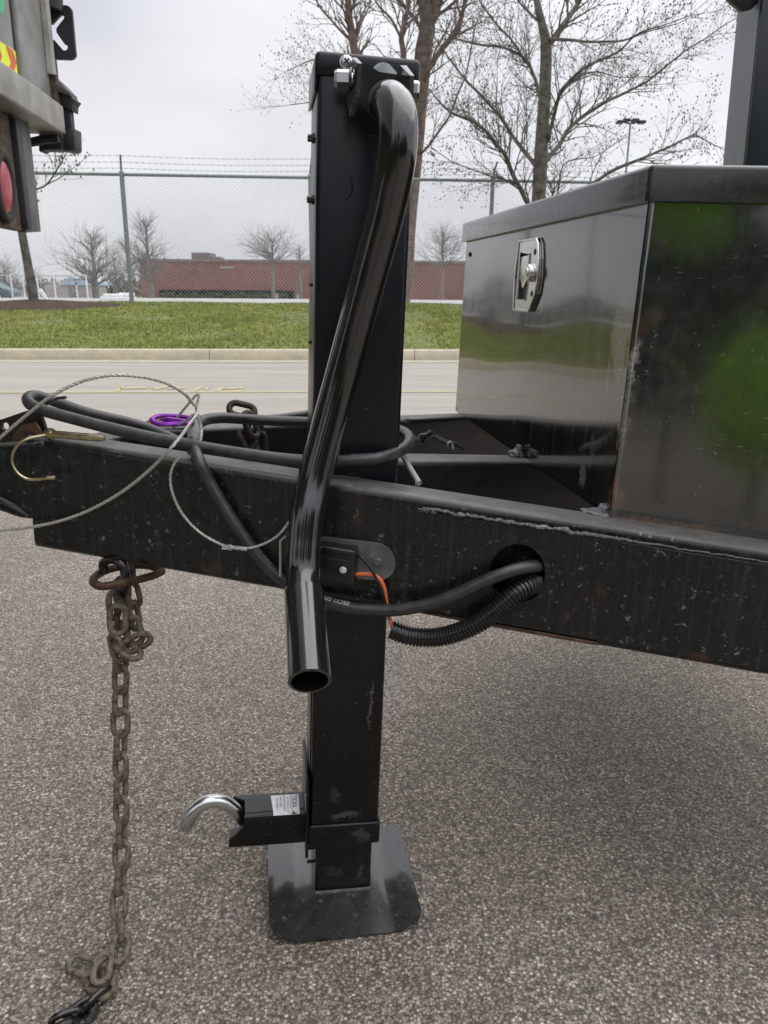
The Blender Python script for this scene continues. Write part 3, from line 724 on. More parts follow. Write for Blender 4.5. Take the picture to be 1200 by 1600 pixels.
def leaf_mass(name, label, cat, boxes, n, size, mat, seed, group=None, kind=None):
    rnd = random.Random(seed); g = MB(); vs = []; fs = []
    for i in range(n):
        bx = rnd.choice(boxes); cx, cy, cz, rx, ry, rz = bx
        d = Vector((rnd.gauss(0, 1), rnd.gauss(0, 1), rnd.gauss(0, 1))).normalized()*(rnd.random()**.35)
        p = Vector((cx+d.x*rx, cy+d.y*ry, cz+d.z*rz)); p += Vector([noise.noise(p*2.2+Vector((k*7, 0, 0))) for k in range(3)])*rx*.25
        a = Vector((rnd.gauss(0, 1), rnd.gauss(0, 1), rnd.gauss(0, 1))).normalized(); b_ = a.orthogonal().normalized()
        s_ = size*rnd.uniform(.5, 1.4); m_ = len(vs); vs += [tuple(p-a*s_), tuple(p+b_*s_*.5), tuple(p+a*s_), tuple(p-b_*s_*.5)]; fs.append((m_, m_+1, m_+2, m_+3))
    g.v, g.f, g.mi = vs, fs, [0]*len(fs)
    return g
hb = [(-30.5+i*1.1, 109.3, .05+.12*math.sin(i*2.1), .8, .5, .45+.1*math.sin(i*1.3)) for i in range(16)]
setp(part('hedge', leaf_mass('', '', '', hb, 7000, .16, None, 4), M['hedge'], None, False), 'low clipped hedge along the dark windows of the brick building', 'hedge')
def car(x0, x1, yb, Y, label, mat):
    a, b_ = PY(x0, yb, Y), PY(x1, yb, Y); z = a.z; Lc = 4.5; cx = b_.x-Lc/2; t = thing('parked_car', label, 'car', (cx, Y, z))
    prof = [(-2.2, .35), (-2.25, .75), (-1.9, .95), (-1.2, 1.0), (-.6, 1.42), (.7, 1.45), (1.5, 1.02), (2.1, .88), (2.25, .6), (2.2, .35)]
    g = MB(); g.bevprism([(cx+p[0], Y-.85, z+p[1]) for p in prof], (0, 1.7, 0), .06); part('body', g, mat, t)
    g = MB(); g.prism([(cx+p[0], Y-.86, z+p[1]) for p in [(-.95, 1.03), (-.5, 1.35), (.62, 1.37), (1.2, 1.03)]], (0, -.01, 0)); part('side_window', g, M['glass'], t, smooth=False)
    for wx in (-1.4, 1.35):
        for yy in (Y-.87, Y+.65):
            g = MB(); g.disc((cx+wx, yy, z+.32), (0, 1, 0), .32, .22, 18, .03); w = part('wheel', g, M['rubber'], t)
            g = MB(); g.disc((cx+wx, yy-.01, z+.32), (0, 1, 0), .2, .02, 12); part('rim', g, M['silver'], w)
car(-70, 27, 471, 58, 'blue green car parked at the far left beyond the fence', M['carpaint'])
# pale stacked shapes, shed and white things in the yard beyond
for k, (xa, xb, ya, yb) in enumerate(((155, 206, 464, 469), (157, 186, 459, 463.6), (178, 198, 457.5, 463.6))):
    a, c = PY(xa, yb, 75+k*.02), PY(xb, ya, 75)
    g = MB(); g.bevbox(((a.x+c.x)/2, 75.5+k*.7, (a.z+c.z)/2), ((c.x-a.x)/2, 0, 0), (0, .9 if k == 0 else .6, 0), (0, 0, (c.z-a.z)/2), .08)
    lab = ['long white bundle lying lowest in the yard near the round bare tree', 'smaller white bundle on top of the long one, at its tree end', 'white bundle on top of the long one, at its fence post end'][k]
    single('wrapped_bundle', g, M['white'], lab, 'bundle', 'white bundles in the yard')
a, c = PY(72, 468, 80), PY(138, 440, 80)
t = thing('yard_shed', 'low beige shed with a pale blue roof beyond the fence', 'shed', (a.x, 80, a.z))
g = MB(); wbox(g, a.x, c.x, 80, 85, a.z-.3, c.z-.35); part('wall', g, M['shed'], t, smooth=False)
g = MB(); zz = c.z; g.prism([(a.x+1.5, 79.8, zz-.35), (c.x+.2, 79.8, zz-.35), (c.x+.2, 79.8, zz-.1), (c.x-1.6, 79.8, zz+.45), (a.x+2.2, 79.8, zz+.2)], (0, 5.4, 0)); part('roof', g, M['blue_roof'], t, smooth=False)
dpos = PY(108, 468, 79.95); g = MB(); wbox(g, dpos.x, dpos.x+.9, 79.93, 79.99, dpos.z-.2, dpos.z+1.45); part('door', g, M['unit'], t, smooth=False)
g = MB(); dpos = PY(121, 468, 79.9); wbox(g, dpos.x, dpos.x+.14, 79.8, 79.95, dpos.z-.2, dpos.z+1.75); part('door_frame', g, M['white'], t, smooth=False)
f2 = thing('yard_fence', 'pale low chain link fence with thin white posts in the yard behind the car', 'fence', (PY(60, 468, 50).x, 50, .4))
for x in (-20, 21, 40, 62, 88, 138):
    p, q = PY(x, 471, 50), PY(x, 430, 50); g = MB(); g.tube([p, Vector((p.x, p.y, q.z))], .05, 6); part('fence_post', g, M['white'], f2)
g = MB(); p, q = PY(-20, 430, 50), PY(138, 430, 50); g.tube([Vector((p.x, 50, p.z)), Vector((q.x, 50, p.z))], .035, 6); part('top_rail', g, M['wire'], f2)
g = MB(); X = p.x
while X < q.x:
    for sg in (1, -1):
        h = 1.7; x2 = X+sg*h
        if p.x <= x2 <= q.x: g.tube([(X, 50, p.z-1.7), (x2, 50, p.z)], .004, 3, caps=False)
    X += .13
o = part('chain_link_mesh', g, M['wire'], f2, smooth=False); o['kind'] = 'stuff'
p = PY(62, 472, 40); g = MB(); g.bevprism([p+Vector(v) for v in ((-.02, 0, .62), (.14, 0, .66), (.46, 0, .06), (.28, 0, -.02))], (0, .12, 0), .02)
single('fallen_sign_board', g, M['white'], 'white board leaning just beyond the fence beside the leaning tree trunk', 'board')
for xx, w_, h_, lab in ((430, .7, .9, 'pale green utility cabinet in front of the brick building'), (466, .45, .8, 'small pale utility box nearest the jack in front of the brick wall')):
    p = PY(xx, 470, 104); g = MB(); g.bevbox((p.x, 104, p.z+h_/2), (w_/2, 0, 0), (0, .3, 0), (0, 0, h_/2), .03); g.box((p.x, 104, p.z+h_+.03), (w_/2+.05, 0, 0), (0, .35, 0), (0, 0, .03))
    single('utility_box', g, M['shed'], lab, 'utility box')
lp = PY(985, 192, 48)
t = thing('lot_light', 'tall parking lot light pole with four lamp heads seen through the bare branches', 'light pole', (lp.x, 48, .2))
g = MB(); g.tube([(lp.x, 48, .2), (lp.x, 48, lp.z)], [.085, .055], 10); part('pole', g, M['galv'], t)
for dx in (-.62, -.24, .24, .62):
    g = MB(); g.tube([(lp.x, 48, lp.z-.05), (lp.x+dx*.7, 48, lp.z+.02)], .03, 6); g.bevbox((lp.x+dx, 48-.1*abs(dx), lp.z+.02+(.10 if abs(dx) < .4 else 0)), (.19, 0, 0), (0, .25, 0), (0, 0, .075), .03); part('lamp_head', g, M['post_grey'], t)
# long far tree line
g = leaf_mass('', '', '', [(-150+i*9, 230+6*math.sin(i), .8+.6*math.sin(i*1.7), 7, 4, 2.6+.8*math.sin(i*2.3)) for i in range(44)], 16000, .7, None, 9)
setp(part('treeline', g, M['twig_far'], None, False), 'far low line of bare woodland on the horizon', 'trees', kind='stuff')
# added evergreens, out of view behind the camera: keep sky out of reflections
for i in range(9):
    X = -9+i*2.3; hh = 3.3+.5*math.sin(i*2.1)
    t = thing('evergreen_tree', 'dark evergreen tree in the row behind the photographer', 'tree', (X, -6.5, 0), 'evergreens behind the photographer')
    g = MB(); g.tube([(X, -6.5, -.05), (X, -6.5, 2.5)], [.12, .06], 8); part('trunk', g, M['bark'], t)
    c = part('crown', leaf_mass('', '', '', [(X, -6.5, hh*.22, 1.35, 1.2, hh*.24), (X, -6.5, hh*.45, 1.2, 1.05, hh*.25), (X, -6.5, hh*.7, .85, .8, hh*.24), (X, -6.5, hh*.88, .4, .4, hh*.14)], 2600, .17, None, 50+i), M['evergreen'], t, False); c['kind'] = 'stuff'
for i, (X, Y, zc, r_) in enumerate(((.36, -2.0, 1.42, .20), (.78, -1.9, .56, .30))):  # added shrubs, unseen directly: supply the green patches mirrored in the toolbox side
    t = thing('green_shrub', ['tall thin bright green shrub behind the photographer', 'low broad bright green shrub behind the photographer'][i], 'shrub', (X, Y, 0))
    g = MB(); g.tube([(X, Y, 0), (X+.05, Y, zc)], [.03, .012], 8); part('stem', g, M['bark'], t)
    c = part('foliage', leaf_mass('', '', '', [(X, Y, zc, r_*.8, r_*.6, r_), (X+.06, Y, zc-.1, r_*.6, r_*.6, r_*.6)], 5200, .035, None, 70+i), M['bright_leaf'], t, False); c['kind'] = 'stuff'

# ================================================================== TRUCK at the left
def truck():
    T0 = Vector((-.96, 2.2, 0)); e = Vector((.087, -.996, 0)); nn = Vector((.996, .087, 0)); Zv = Vector((0, 0, 1))
    def T(s, z, off=0.0): return T0+e*s+nn*off+Zv*z
    def tp(x, y, off=0.0):
        d = ray(x, y); t = (nn.dot(T0+nn*off-CAM))/nn.dot(d); return CAM+d*t
    t = thing('box_truck', 'grey box truck with red and yellow hazard chevrons and an oval tail light', 'truck', (-2.4, 1.0, 0))
    def bx(mb, s0, s1, z0, z1, o0, o1, r=.004):
        return mb.bevbox(T((s0+s1)/2, (z0+z1)/2, (o0+o1)/2), e*((s1-s0)/2), nn*((o1-o0)/2), Zv*((z1-z0)/2), r)
    g = MB(); bx(g, -.30, 2.25, 1.54, 4.0, -5.0, -.035, .02); part('cargo_box', g, M['truck_panel'], t)
    g = MB(); bx(g, -.070, 2.0, 1.515, 3.9, -.034, -.012, .003); d = part('rear_door', g, M['truck_panel'], t)
    g = MB(); bx(g, -.33, -.082, 1.50, 3.95, -.036, .0, .008); part('corner_post', g, M['truck_post'], t)
    g = MB(); g.tube([T(-.305, 1.60, .004), T(-.305, 3.9, .004)], .018, 8); part('post_ridge', g, M['truck_sill'], t)
    g = MB(); g.tube([T(-.076, 1.52, -.016), T(-.076, 3.9, -.016)], .007, 6); part('door_seal', g, M['rubber'], t)
    g = MB(); bx(g, -.30, 2.25, 1.440, 1.518, -.08, .034, .006); part('sill_beam', g, M['truck_sill'], t)
    g = MB(); bx(g, -.02, 2.2, 1.150, 1.437, -.05, -.028, .004); lp_ = part('light_panel', g, M['truck_rust'], t)
    g = MB(); g.bevprism([T(-.15, 1.158, -.02), T(-.028, 1.147, -.02), T(-.028, 1.44, -.02), T(-.15, 1.44, -.02)], nn*-.025, .003); part('angle_plate', g, M['truck_angle'], t)
    g = MB(); bx(g, -.06, -.022, 1.156, 1.43, -.06, -.012, .004); part('angle_edge', g, M['truck_dark'], t)
    # oval light: rubber ring + lens
    lt = thing('tail_light', None, None, T(.098, 1.247, 0)); 
    lt.parent = t; lt.matrix_parent_inverse = MAT[t.name].inverted(); lt.location = T(.098, 1.247, 0); MAT[lt.name] = Matrix.Translation(lt.location)
    del_keys = [k for k in ('label', 'category') if k in lt.keys()]
    ov = [T(.098+.050*math.cos(a)-.008*math.sin(a), 1.247+.076*math.sin(a), -.022) for a in [2*math.pi*k/32 for k in range(32)]]
    g = MB(); g.tube(ov, .013, 10, closed=True); part('light_ring', g, M['rubber'], lt)
    g = MB(); c = T(.098, 1.247, -.012); vs = [c+nn*.006]; fs = []
    for rr, oo in ((.45, .004), (.8, 0), (1, -.010)):
        for k in range(32):
            a = 2*math.pi*k/32; vs.append(T(.098+(.046*math.cos(a)-.008*math.sin(a))*rr, 1.247+.071*math.sin(a)*rr, -.012+oo))
    for k in range(32): fs.append((0, 1+k, 1+(k+1) % 32))
    for j in range(2):
        for k in range(32): fs.append((1+32*j+k, 33+32*j+k, 33+32*j+(k+1) % 32, 1+32*j+(k+1) % 32))
    g.add(vs, fs); part('light_lens', g, M['red_lens'], lt, angle=180)
    # hazard chevrons on the door, each stripe a thin decal
    def decal(name, pix, mat, off, parent):
        g = MB(); g.prism([tp(x, y, off) for x, y in pix], nn*.0008); part(name, g, mat, parent, smooth=False)
    decal('hazard_field', [(-60, 10), (0, 65), (10, 71), (22, 79), (30, 85), (32.4, 124), (16, 115), (0, 107), (-60, 75)], M['haz_yellow'], -.0115, t)
    decal('hazard_stripe', [(9, 71), (20, 79), (25.5, 98), (20, 117), (12, 113), (17, 97)], M['haz_red'], -.0105, t)
    decal('hazard_stripe', [(-14, 55), (-5, 64), (2.8, 87), (-2, 106), (-12, 100), (-6, 84)], M['haz_red'], -.0105, t)
    decal('hazard_stripe', [(-46, 28), (-34, 37), (-24, 62), (-30, 88), (-44, 80), (-35, 60)], M['haz_red'], -.0105, t)
    decal('green_lettering', [(-14, 2), (0, -6), (5, -2), (7, 8), (5, 18), (1, 23), (-3, 14), (-12, 16)], M['green_letter'], -.0105, t)
    decal('green_lettering', [(-2, -30), (6, -34), (8, -10), (3, -8), (-2, -14)], M['green_letter'], -.0105, t)
    # slotted door bracket beyond the corner
    Yp = 2.56
    P = lambda x, y, Y=Yp: PY(x, y, Y)
    def arc(cx, cy, r, a0, a1, n=5): return [(cx+r*math.cos(R(a0+(a1-a0)*i/n)), cy+r*math.sin(R(a0+(a1-a0)*i/n))) for i in range(n+1)]
    outl = [(66, -45), (96, -45), (96, 8)] + arc(102, 18, 10, -90, -10) + arc(109, 84, 9, 5, 90) + [(66, 91.5)]
    hole = [(71, 37), (81, 37), (91, 26)] + arc(96, 27, 4.2, -140, 45) + [(88, 44), (88, 50), (93, 58), (101, 69)] + arc(101, 74, 5.0, -50, 140) + [(84, 62), (81, 60.5), (72, 60.5)]
    g = MB(); g.prism([P(x, y) for x, y in outl], (0, .012, 0), holes=[[P(x, y) for x, y in hole]]); part('slotted_bracket', g, M['truck_dark'], t, smooth=False)
    g = MB(); g.tube([P(82, -60, 2.54), P(82, 14, 2.54)], .028, 12); part('bracket_tube', g, M['truck_dark'], t)
    def pbox(name, x0, x1, y0, y1, Y0, Y1, r=.003, m='truck_dark'):
        a = PY(x0, y1, Y0); b_ = PY(x1, y0, Y0); g = MB(); g.bevbox(((a.x+b_.x)/2, (Y0+Y1)/2, (a.z+b_.z)/2), ((b_.x-a.x)/2, 0, 0), (0, (Y1-Y0)/2, 0), (0, 0, (b_.z-a.z)/2), r); part(name, g, M[m], t)
    g = MB(); g.bevprism([P(x, y, 2.53) for x, y in ((76, 112), (98, 132), (111, 146), (112, 152), (118, 156), (113, 163), (113, 174), (96, 166), (82, 154))], (0, .05, 0), .003); part('hinge_bracket', g, M['truck_dark'], t)
    g = MB(); g.bevprism([P(x, y, 2.51) for x, y in ((84, 125), (110, 144), (110, 150), (90, 143), (86, 138))], (0, .015, 0), .002); part('hinge_lip', g, M['truck_angle'], t)
    pbox('hinge_pin', 96, 108, 160, 205, 2.54, 2.57)
    g = MB(); g.bevprism([P(x, y, 2.52) for x, y in ((86, 197), (96, 198), (97, 203), (107, 202), (108, 199), (116, 200), (117, 233), (107, 236), (98, 234), (88, 233))], (0, .06, 0), .004); part('hinge_block', g, M['truck_dark'], t)
    g = MB(); g.bevprism([P(x, y, 2.5) for x, y in ((60, 208), (90, 205), (98, 214), (96, 220), (96, 234), (66, 234), (64, 238), (60, 236))], (0, .05, 0), .004); part('hinge_arm', g, M['truck_dark'], t)
    g = MB(); g.tube([P(40, 224, 2.47), P(70, 218, 2.47), P(92, 217, 2.47)], [.012, .014, .011], 8); part('hinge_strap', g, M['truck_dark'], t)
    g = MB(); g.bevbox(T(-.325, 1.575, .006), e*.018, nn*.012, Zv*.075, .008); part('hinge_leaf', g, M['truck_rust'], t)
    # chassis and wheels under the box
    g = MB(); bx(g, .3, .42, .95, 1.14, -5, -.1, .01); bx(g, 1.5, 1.62, .95, 1.14, -5, -.1, .01); part('chassis_rail', g, M['truck_dark'], t)
    for off in (-2.2, -3.4):
        for s_ in (-.05, 1.95):
            g = MB(); g.disc(T(s_-.14, .5, off), e, .5, .28, 28, .05); w = part('wheel', g, M['rubber'], t)
            g = MB(); g.disc(T(s_-.145, .5, off), e, .28, .29, 20, .02); part('rim', g, M['truck_angle'], w)
truck()

# ================================================================== THE TRAILER
tr = thing('trailer', 'black trailer tongue frame with a round cable hole and a ragged grey weld bead', 'trailer', L(0, 0, 0), rot=RT)
TW = .068                                                            # beam width
def FL(a, c, off=0.0): return L(a, B0+SL*a-off, c)                    # a point on the near beam's face
def ztop(a): return ZT+K*a
def zbot(a): return ZB+K*a
A0, A1 = -.489, 2.6
def hole_ring(r, n=28, ca=.229, cc=.641): return [(ca+r*.93*math.cos(2*math.pi*k/n), cc+r*1.07*math.sin(2*math.pi*k/n)) for k in range(n)]
# tube walls: one profile swept along, front web with the hole as its own plate
g = MB(); rr = .012
prof = [(0, ZT-rr)] + [(rr-rr*math.cos(R(a)), ZT-rr+rr*math.sin(R(a))) for a in (15, 30, 45, 60, 75, 90)] + [(TW-rr, ZT)] + [(TW-rr+rr*math.sin(R(a)), ZT-rr+rr*math.cos(R(a))) for a in (30, 60, 90)] + \
       [(TW, ZB+rr)] + [(TW-rr+rr*math.cos(R(a)), ZB+rr-rr*math.sin(R(a))) for a in (30, 60, 90)] + [(rr, ZB)] + [(rr-rr*math.sin(R(a)), ZB+rr-rr*math.cos(R(a))) for a in (30, 60, 90)]
vs = []; sect = [A0, 0, .2, .5, 1.0, A1]
for a in sect: vs += [FL(a, c+K*a, -d) for d, c in prof]
n = len(prof); fs = []
for i in range(len(sect)-1):
    for k in range(n-1): fs.append((i*n+k, i*n+k+1, (i+1)*n+k+1, (i+1)*n+k))
g.add(vs, fs); fs = []
web = [FL(a, c+K*a) for a, c in ((A0, ZB+rr), (A1, ZB+rr), (A1, ZT-rr), (A0, ZT-rr))]
hr = [FL(a, c) for a, c in hole_ring(.0395)]
tri = tessellate_polygon([web, hr]); g.add(web+hr, [tuple(t_) for t_ in tri])
hin = [FL(a, c, -.007) for a, c in hole_ring(.0395)]; m_ = len(hr)
g.add(hr+hin, [(k, (k+1) % m_, m_+(k+1) % m_, m_+k) for k in range(m_)])
ec = [FL(A0, c+K*A0, -d) for d, c in prof]; g.add(ec, [tuple(range(n))])
part('main_beam', g, M['beam'], tr)
# doubler plate over the rear part, with the same hole
g = MB(); aa = .089
pl = [FL(a, c, .0005) for a, c in ((aa, zbot(aa)+.012), (A1, zbot(A1)+.012), (A1, ztop(A1)-.019), (aa, ztop(aa)-.019))]
g.prism(pl, LV(FN)*.0035, holes=[[FL(a, c, .0005) for a, c in hole_ring(.0405)]]); part('doubler_plate', g, M['beam'], tr, smooth=False)
# bottom lip strip with a rusty end
g = MB(); g.tube([FL(a, zbot(a)+.006, .002) for a in (.10, .2, .3, .345)], [.001, .0025, .003, .0025], 6); part('bottom_seam', g, M['rust'], tr)
# weld bead along the upper edge: lumpy stacked beads
g = MB(); vs = []; fs = []; rnd = random.Random(4); a = .090; pts = []; ws = []
while a < .62:
    amp = (1.0 if a < .30 else .55); nv_ = Vector((a*38, 0, 0)); fr = min(1, (a-.088)/.01)
    dz_ = -.0150-.0035*amp*noise.noise(nv_)-.0022*amp*noise.noise(nv_*3.1)-.0010*noise.noise(nv_*11)
    pts.append(FL(a, ztop(a)+dz_, .0030)); ws.append(max(.0012, fr*(.0029+.0020*amp*noise.noise(nv_*1.7+Vector((0, 5, 0)))+.0022*amp*noise.noise(nv_*5.3+Vector((0, 9, 0)))+.0010*noise.noise(nv_*17))))
    ws[-1] *= (1 if a < .30 else max(.35, 1-(a-.30)*5)); a += .0011
g.tube(pts, ws, 9, squash=.85)
for k in range(14):
    q = FL(.093+.017*rnd.random(), ztop(.1)-.0135-.006*rnd.random(), .004); g.tube([q, q+LV((.007*rnd.random(), 0, -.003*rnd.random()))], [.0022, .0016], 6)
part('weld_bead', g, M['weld'], tr)
# far beam, centre rail
def beamseg(p0, p1, w, h, z0=ZT, r=.010):
    g = MB(); a = Vector((p0[0], p0[1], z0+K*p0[0])); b_ = Vector((p1[0], p1[1], z0+K*p1[0])); d = (b_-a); side = Vector((-d.y, d.x, 0)).normalized(); up = d.cross(side).normalized()*-1
    if up.z < 0: up = -up
    c = (a+b_)/2+side*w/2-up*h/2; return g.bevbox(L(*c), LV(d/2), LV(side*w/2), LV(up*h/2), r)
part('far_beam', beamseg((-.36, .16), (1.35, 1.78), .06, .175), M['beam2'], tr)
part('centre_rail', beamseg((.03, .128), (.62, .40), .07, .165), M['beam2'], tr)
part('front_crossplate', beamseg((-.40, .07), (-.36, .20), .05, .15, ZT-.004), M['beam2'], tr)
def lump(g, c, rx, ry, rz, seed):
    bm = bmesh.new(); bmesh.ops.create_icosphere(bm, subdivisions=4, radius=1)
    for v in bm.verts:
        q = v.co.copy(); k = 1+.28*noise.noise(q*1.6+Vector((seed, 0, 0)))+.12*noise.noise(q*5+Vector((seed, 3, 0))); v.co = L(c[0]+q.x*rx*k, c[1]+q.y*ry*k, c[2]+q.z*rz*k)
    g.bm(bm)
g = MB(); q = TPl(806, 712); lump(g, (q.x, q.y+.004, q.z+.002), .014, .016, .009, 1); lump(g, (q.x+.006, q.y+.01, q.z+.010), .007, .008, .010, 2)
q = TPl(940, 803); lump(g, (q.x-.006, q.y+.004, q.z-.001), .024, .018, .007, 3); lump(g, (q.x+.006, q.y+.012, q.z+.003), .010, .010, .008, 4); part('weld_bead', g, M['weld'], tr, angle=180)
# coupler nose at the left end
g = MB(); poly = [FP(x, y, .004) for x, y in ((70, 688), (0, 694), (-90, 712), (-110, 770), (-60, 790), (0, 801), (14, 807), (30, 812), (62, 815))]
g.bevprism(poly, LV(FN)*-.09, .011, 3); part('coupler_nose', g, M['beam'], tr)
g = MB(); g.tube([FP(-70, 760, .006), FP(-10, 776, .007), FP(18, 789, .007), FP(45, 806, .004)], [.006, .007, .006, .003], 8, squash=.6); part('nose_rib', g, M['beam'], tr)
g = MB(); poly = [LB(x, y, .055) for x, y in ((-60, 664), (0, 656), (38, 643), (62, 640), (66, 655), (76, 684), (30, 688), (-60, 700))]
ho = [(8+6*math.cos(a), 666+6*math.sin(a)) for a in [2*math.pi*k/12 for k in range(12)]]
g.prism(poly, LV((0, .008, 0)), holes=[[LB(x, y, .055) for x, y in ho]]); part('latch_plate', g, M['beam2'], tr, smooth=False)
g = MB(); g.bevprism([LB(x, y, .05) for x, y in ((36, 664), (58, 658), (64, 668), (71, 686), (20, 690), (22, 680))], LV((0, -.008, 0)), .002); part('latch_tongue', g, M['rust'], tr)
g = MB(); g.tube([LB(x, y, .07) for x, y in ((56, 640), (76, 630), (90, 622), (103, 621))], .0045, 6, squash=.5); part('latch_lever', g, M['plastic'], tr)
g = MB(); q0 = TPl(215, 674); q1 = TPl(292, 672); g.bevprism([L(q0.x, q0.y+.02, q0.z+.003), L(q1.x, q1.y+.02, q1.z+.003), L(q1.x, q1.y+.045, q1.z+.012), L(q0.x+.01, q0.y+.045, q0.z+.010)], LV((0, 0, .006)), .0015); part('rusty_strip', g, M['rust'], tr)
# strap and hook lying inside the frame, right of the jack
g = MB()
pth = [LB(x, y, b_) for x, y, b_ in ((622, 672, .25), (640, 680, .27), (654, 687, .28))]; g.tube(pth, .0075, 6, squash=.4)
part('strap', g, M['tape'], tr)
g = MB(); g.bevprism([LB(x, y, .29) for x, y in ((650, 687), (658, 678), (666, 678), (672, 672), (680, 678), (668, 684), (662, 694))], LV((0, .01, 0)), .002); g.tube([LB(x, y, .30) for x, y in ((676, 680), (694, 690), (712, 694), (724, 703))], [.009, .010, .009, .004], 8, squash=.5); part('strap_buckle', g, M['plastic'], tr)
g = MB(); g.tube([LB(x, y, .28) for x, y in ((708, 702), (707, 694), (704, 690), (700, 692), (699, 697))], .0018, 6); part('wire_clip', g, M['steelcable'], tr)
g = MB(); g.tube([LB(627, 708, .075), LB(641, 732, .03), LB(655, 755, -.005)], .0042, 8); g.tube([LB(649, 754, .0), LB(656, 755, .0)], .005, 6); part('brace_rod', g, M['steelcable'], tr)

# black upright rising behind the toolbox
def upright():
    Y = 2.0; t = thing('trailer_upright', 'tall black square upright with a gusset rising behind the toolbox at the right edge', 'post', PY(1160, 300, Y))
    g = MB(); P = lambda x, y, Y=Y: PY(x, y, Y)
    b0, b1, b2 = PY(1128, 262, Y+.15), P(1164, 262), P(1262, 262); up1 = P(1191, 0)-b1; b3 = b2+(b0-b1)
    lo = [p-up1*.45 for p in (b0, b1, b2, b3)]; hi = [p+up1*1.35 for p in (b0, b1, b2, b3)]
    # left face runs back from its near edge so it is seen obliquely
    g.bevprism(lo, hi[1]-lo[1], .006)
    part('post', g, M['post_black'], t)
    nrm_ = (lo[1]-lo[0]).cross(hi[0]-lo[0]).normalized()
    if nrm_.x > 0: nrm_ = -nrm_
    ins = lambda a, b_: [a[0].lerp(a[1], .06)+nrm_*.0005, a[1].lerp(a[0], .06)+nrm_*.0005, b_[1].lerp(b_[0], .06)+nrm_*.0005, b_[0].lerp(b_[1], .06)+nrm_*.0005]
    g = MB(); g.prism(ins(lo, hi), nrm_*.001); part('dusty_side', g, M['post_side'], t, smooth=False)  # thin pale sheet paints the sky's light onto the post's left face
    g = MB(); g.bevprism([P(x, y, 2.02) for x, y in ((1138, -40), (1139, -2), (1160, 16), (1178, 12), (1210, -40))], (0, .02, 0), .003); part('gusset', g, M['post_black'], t)
upright()

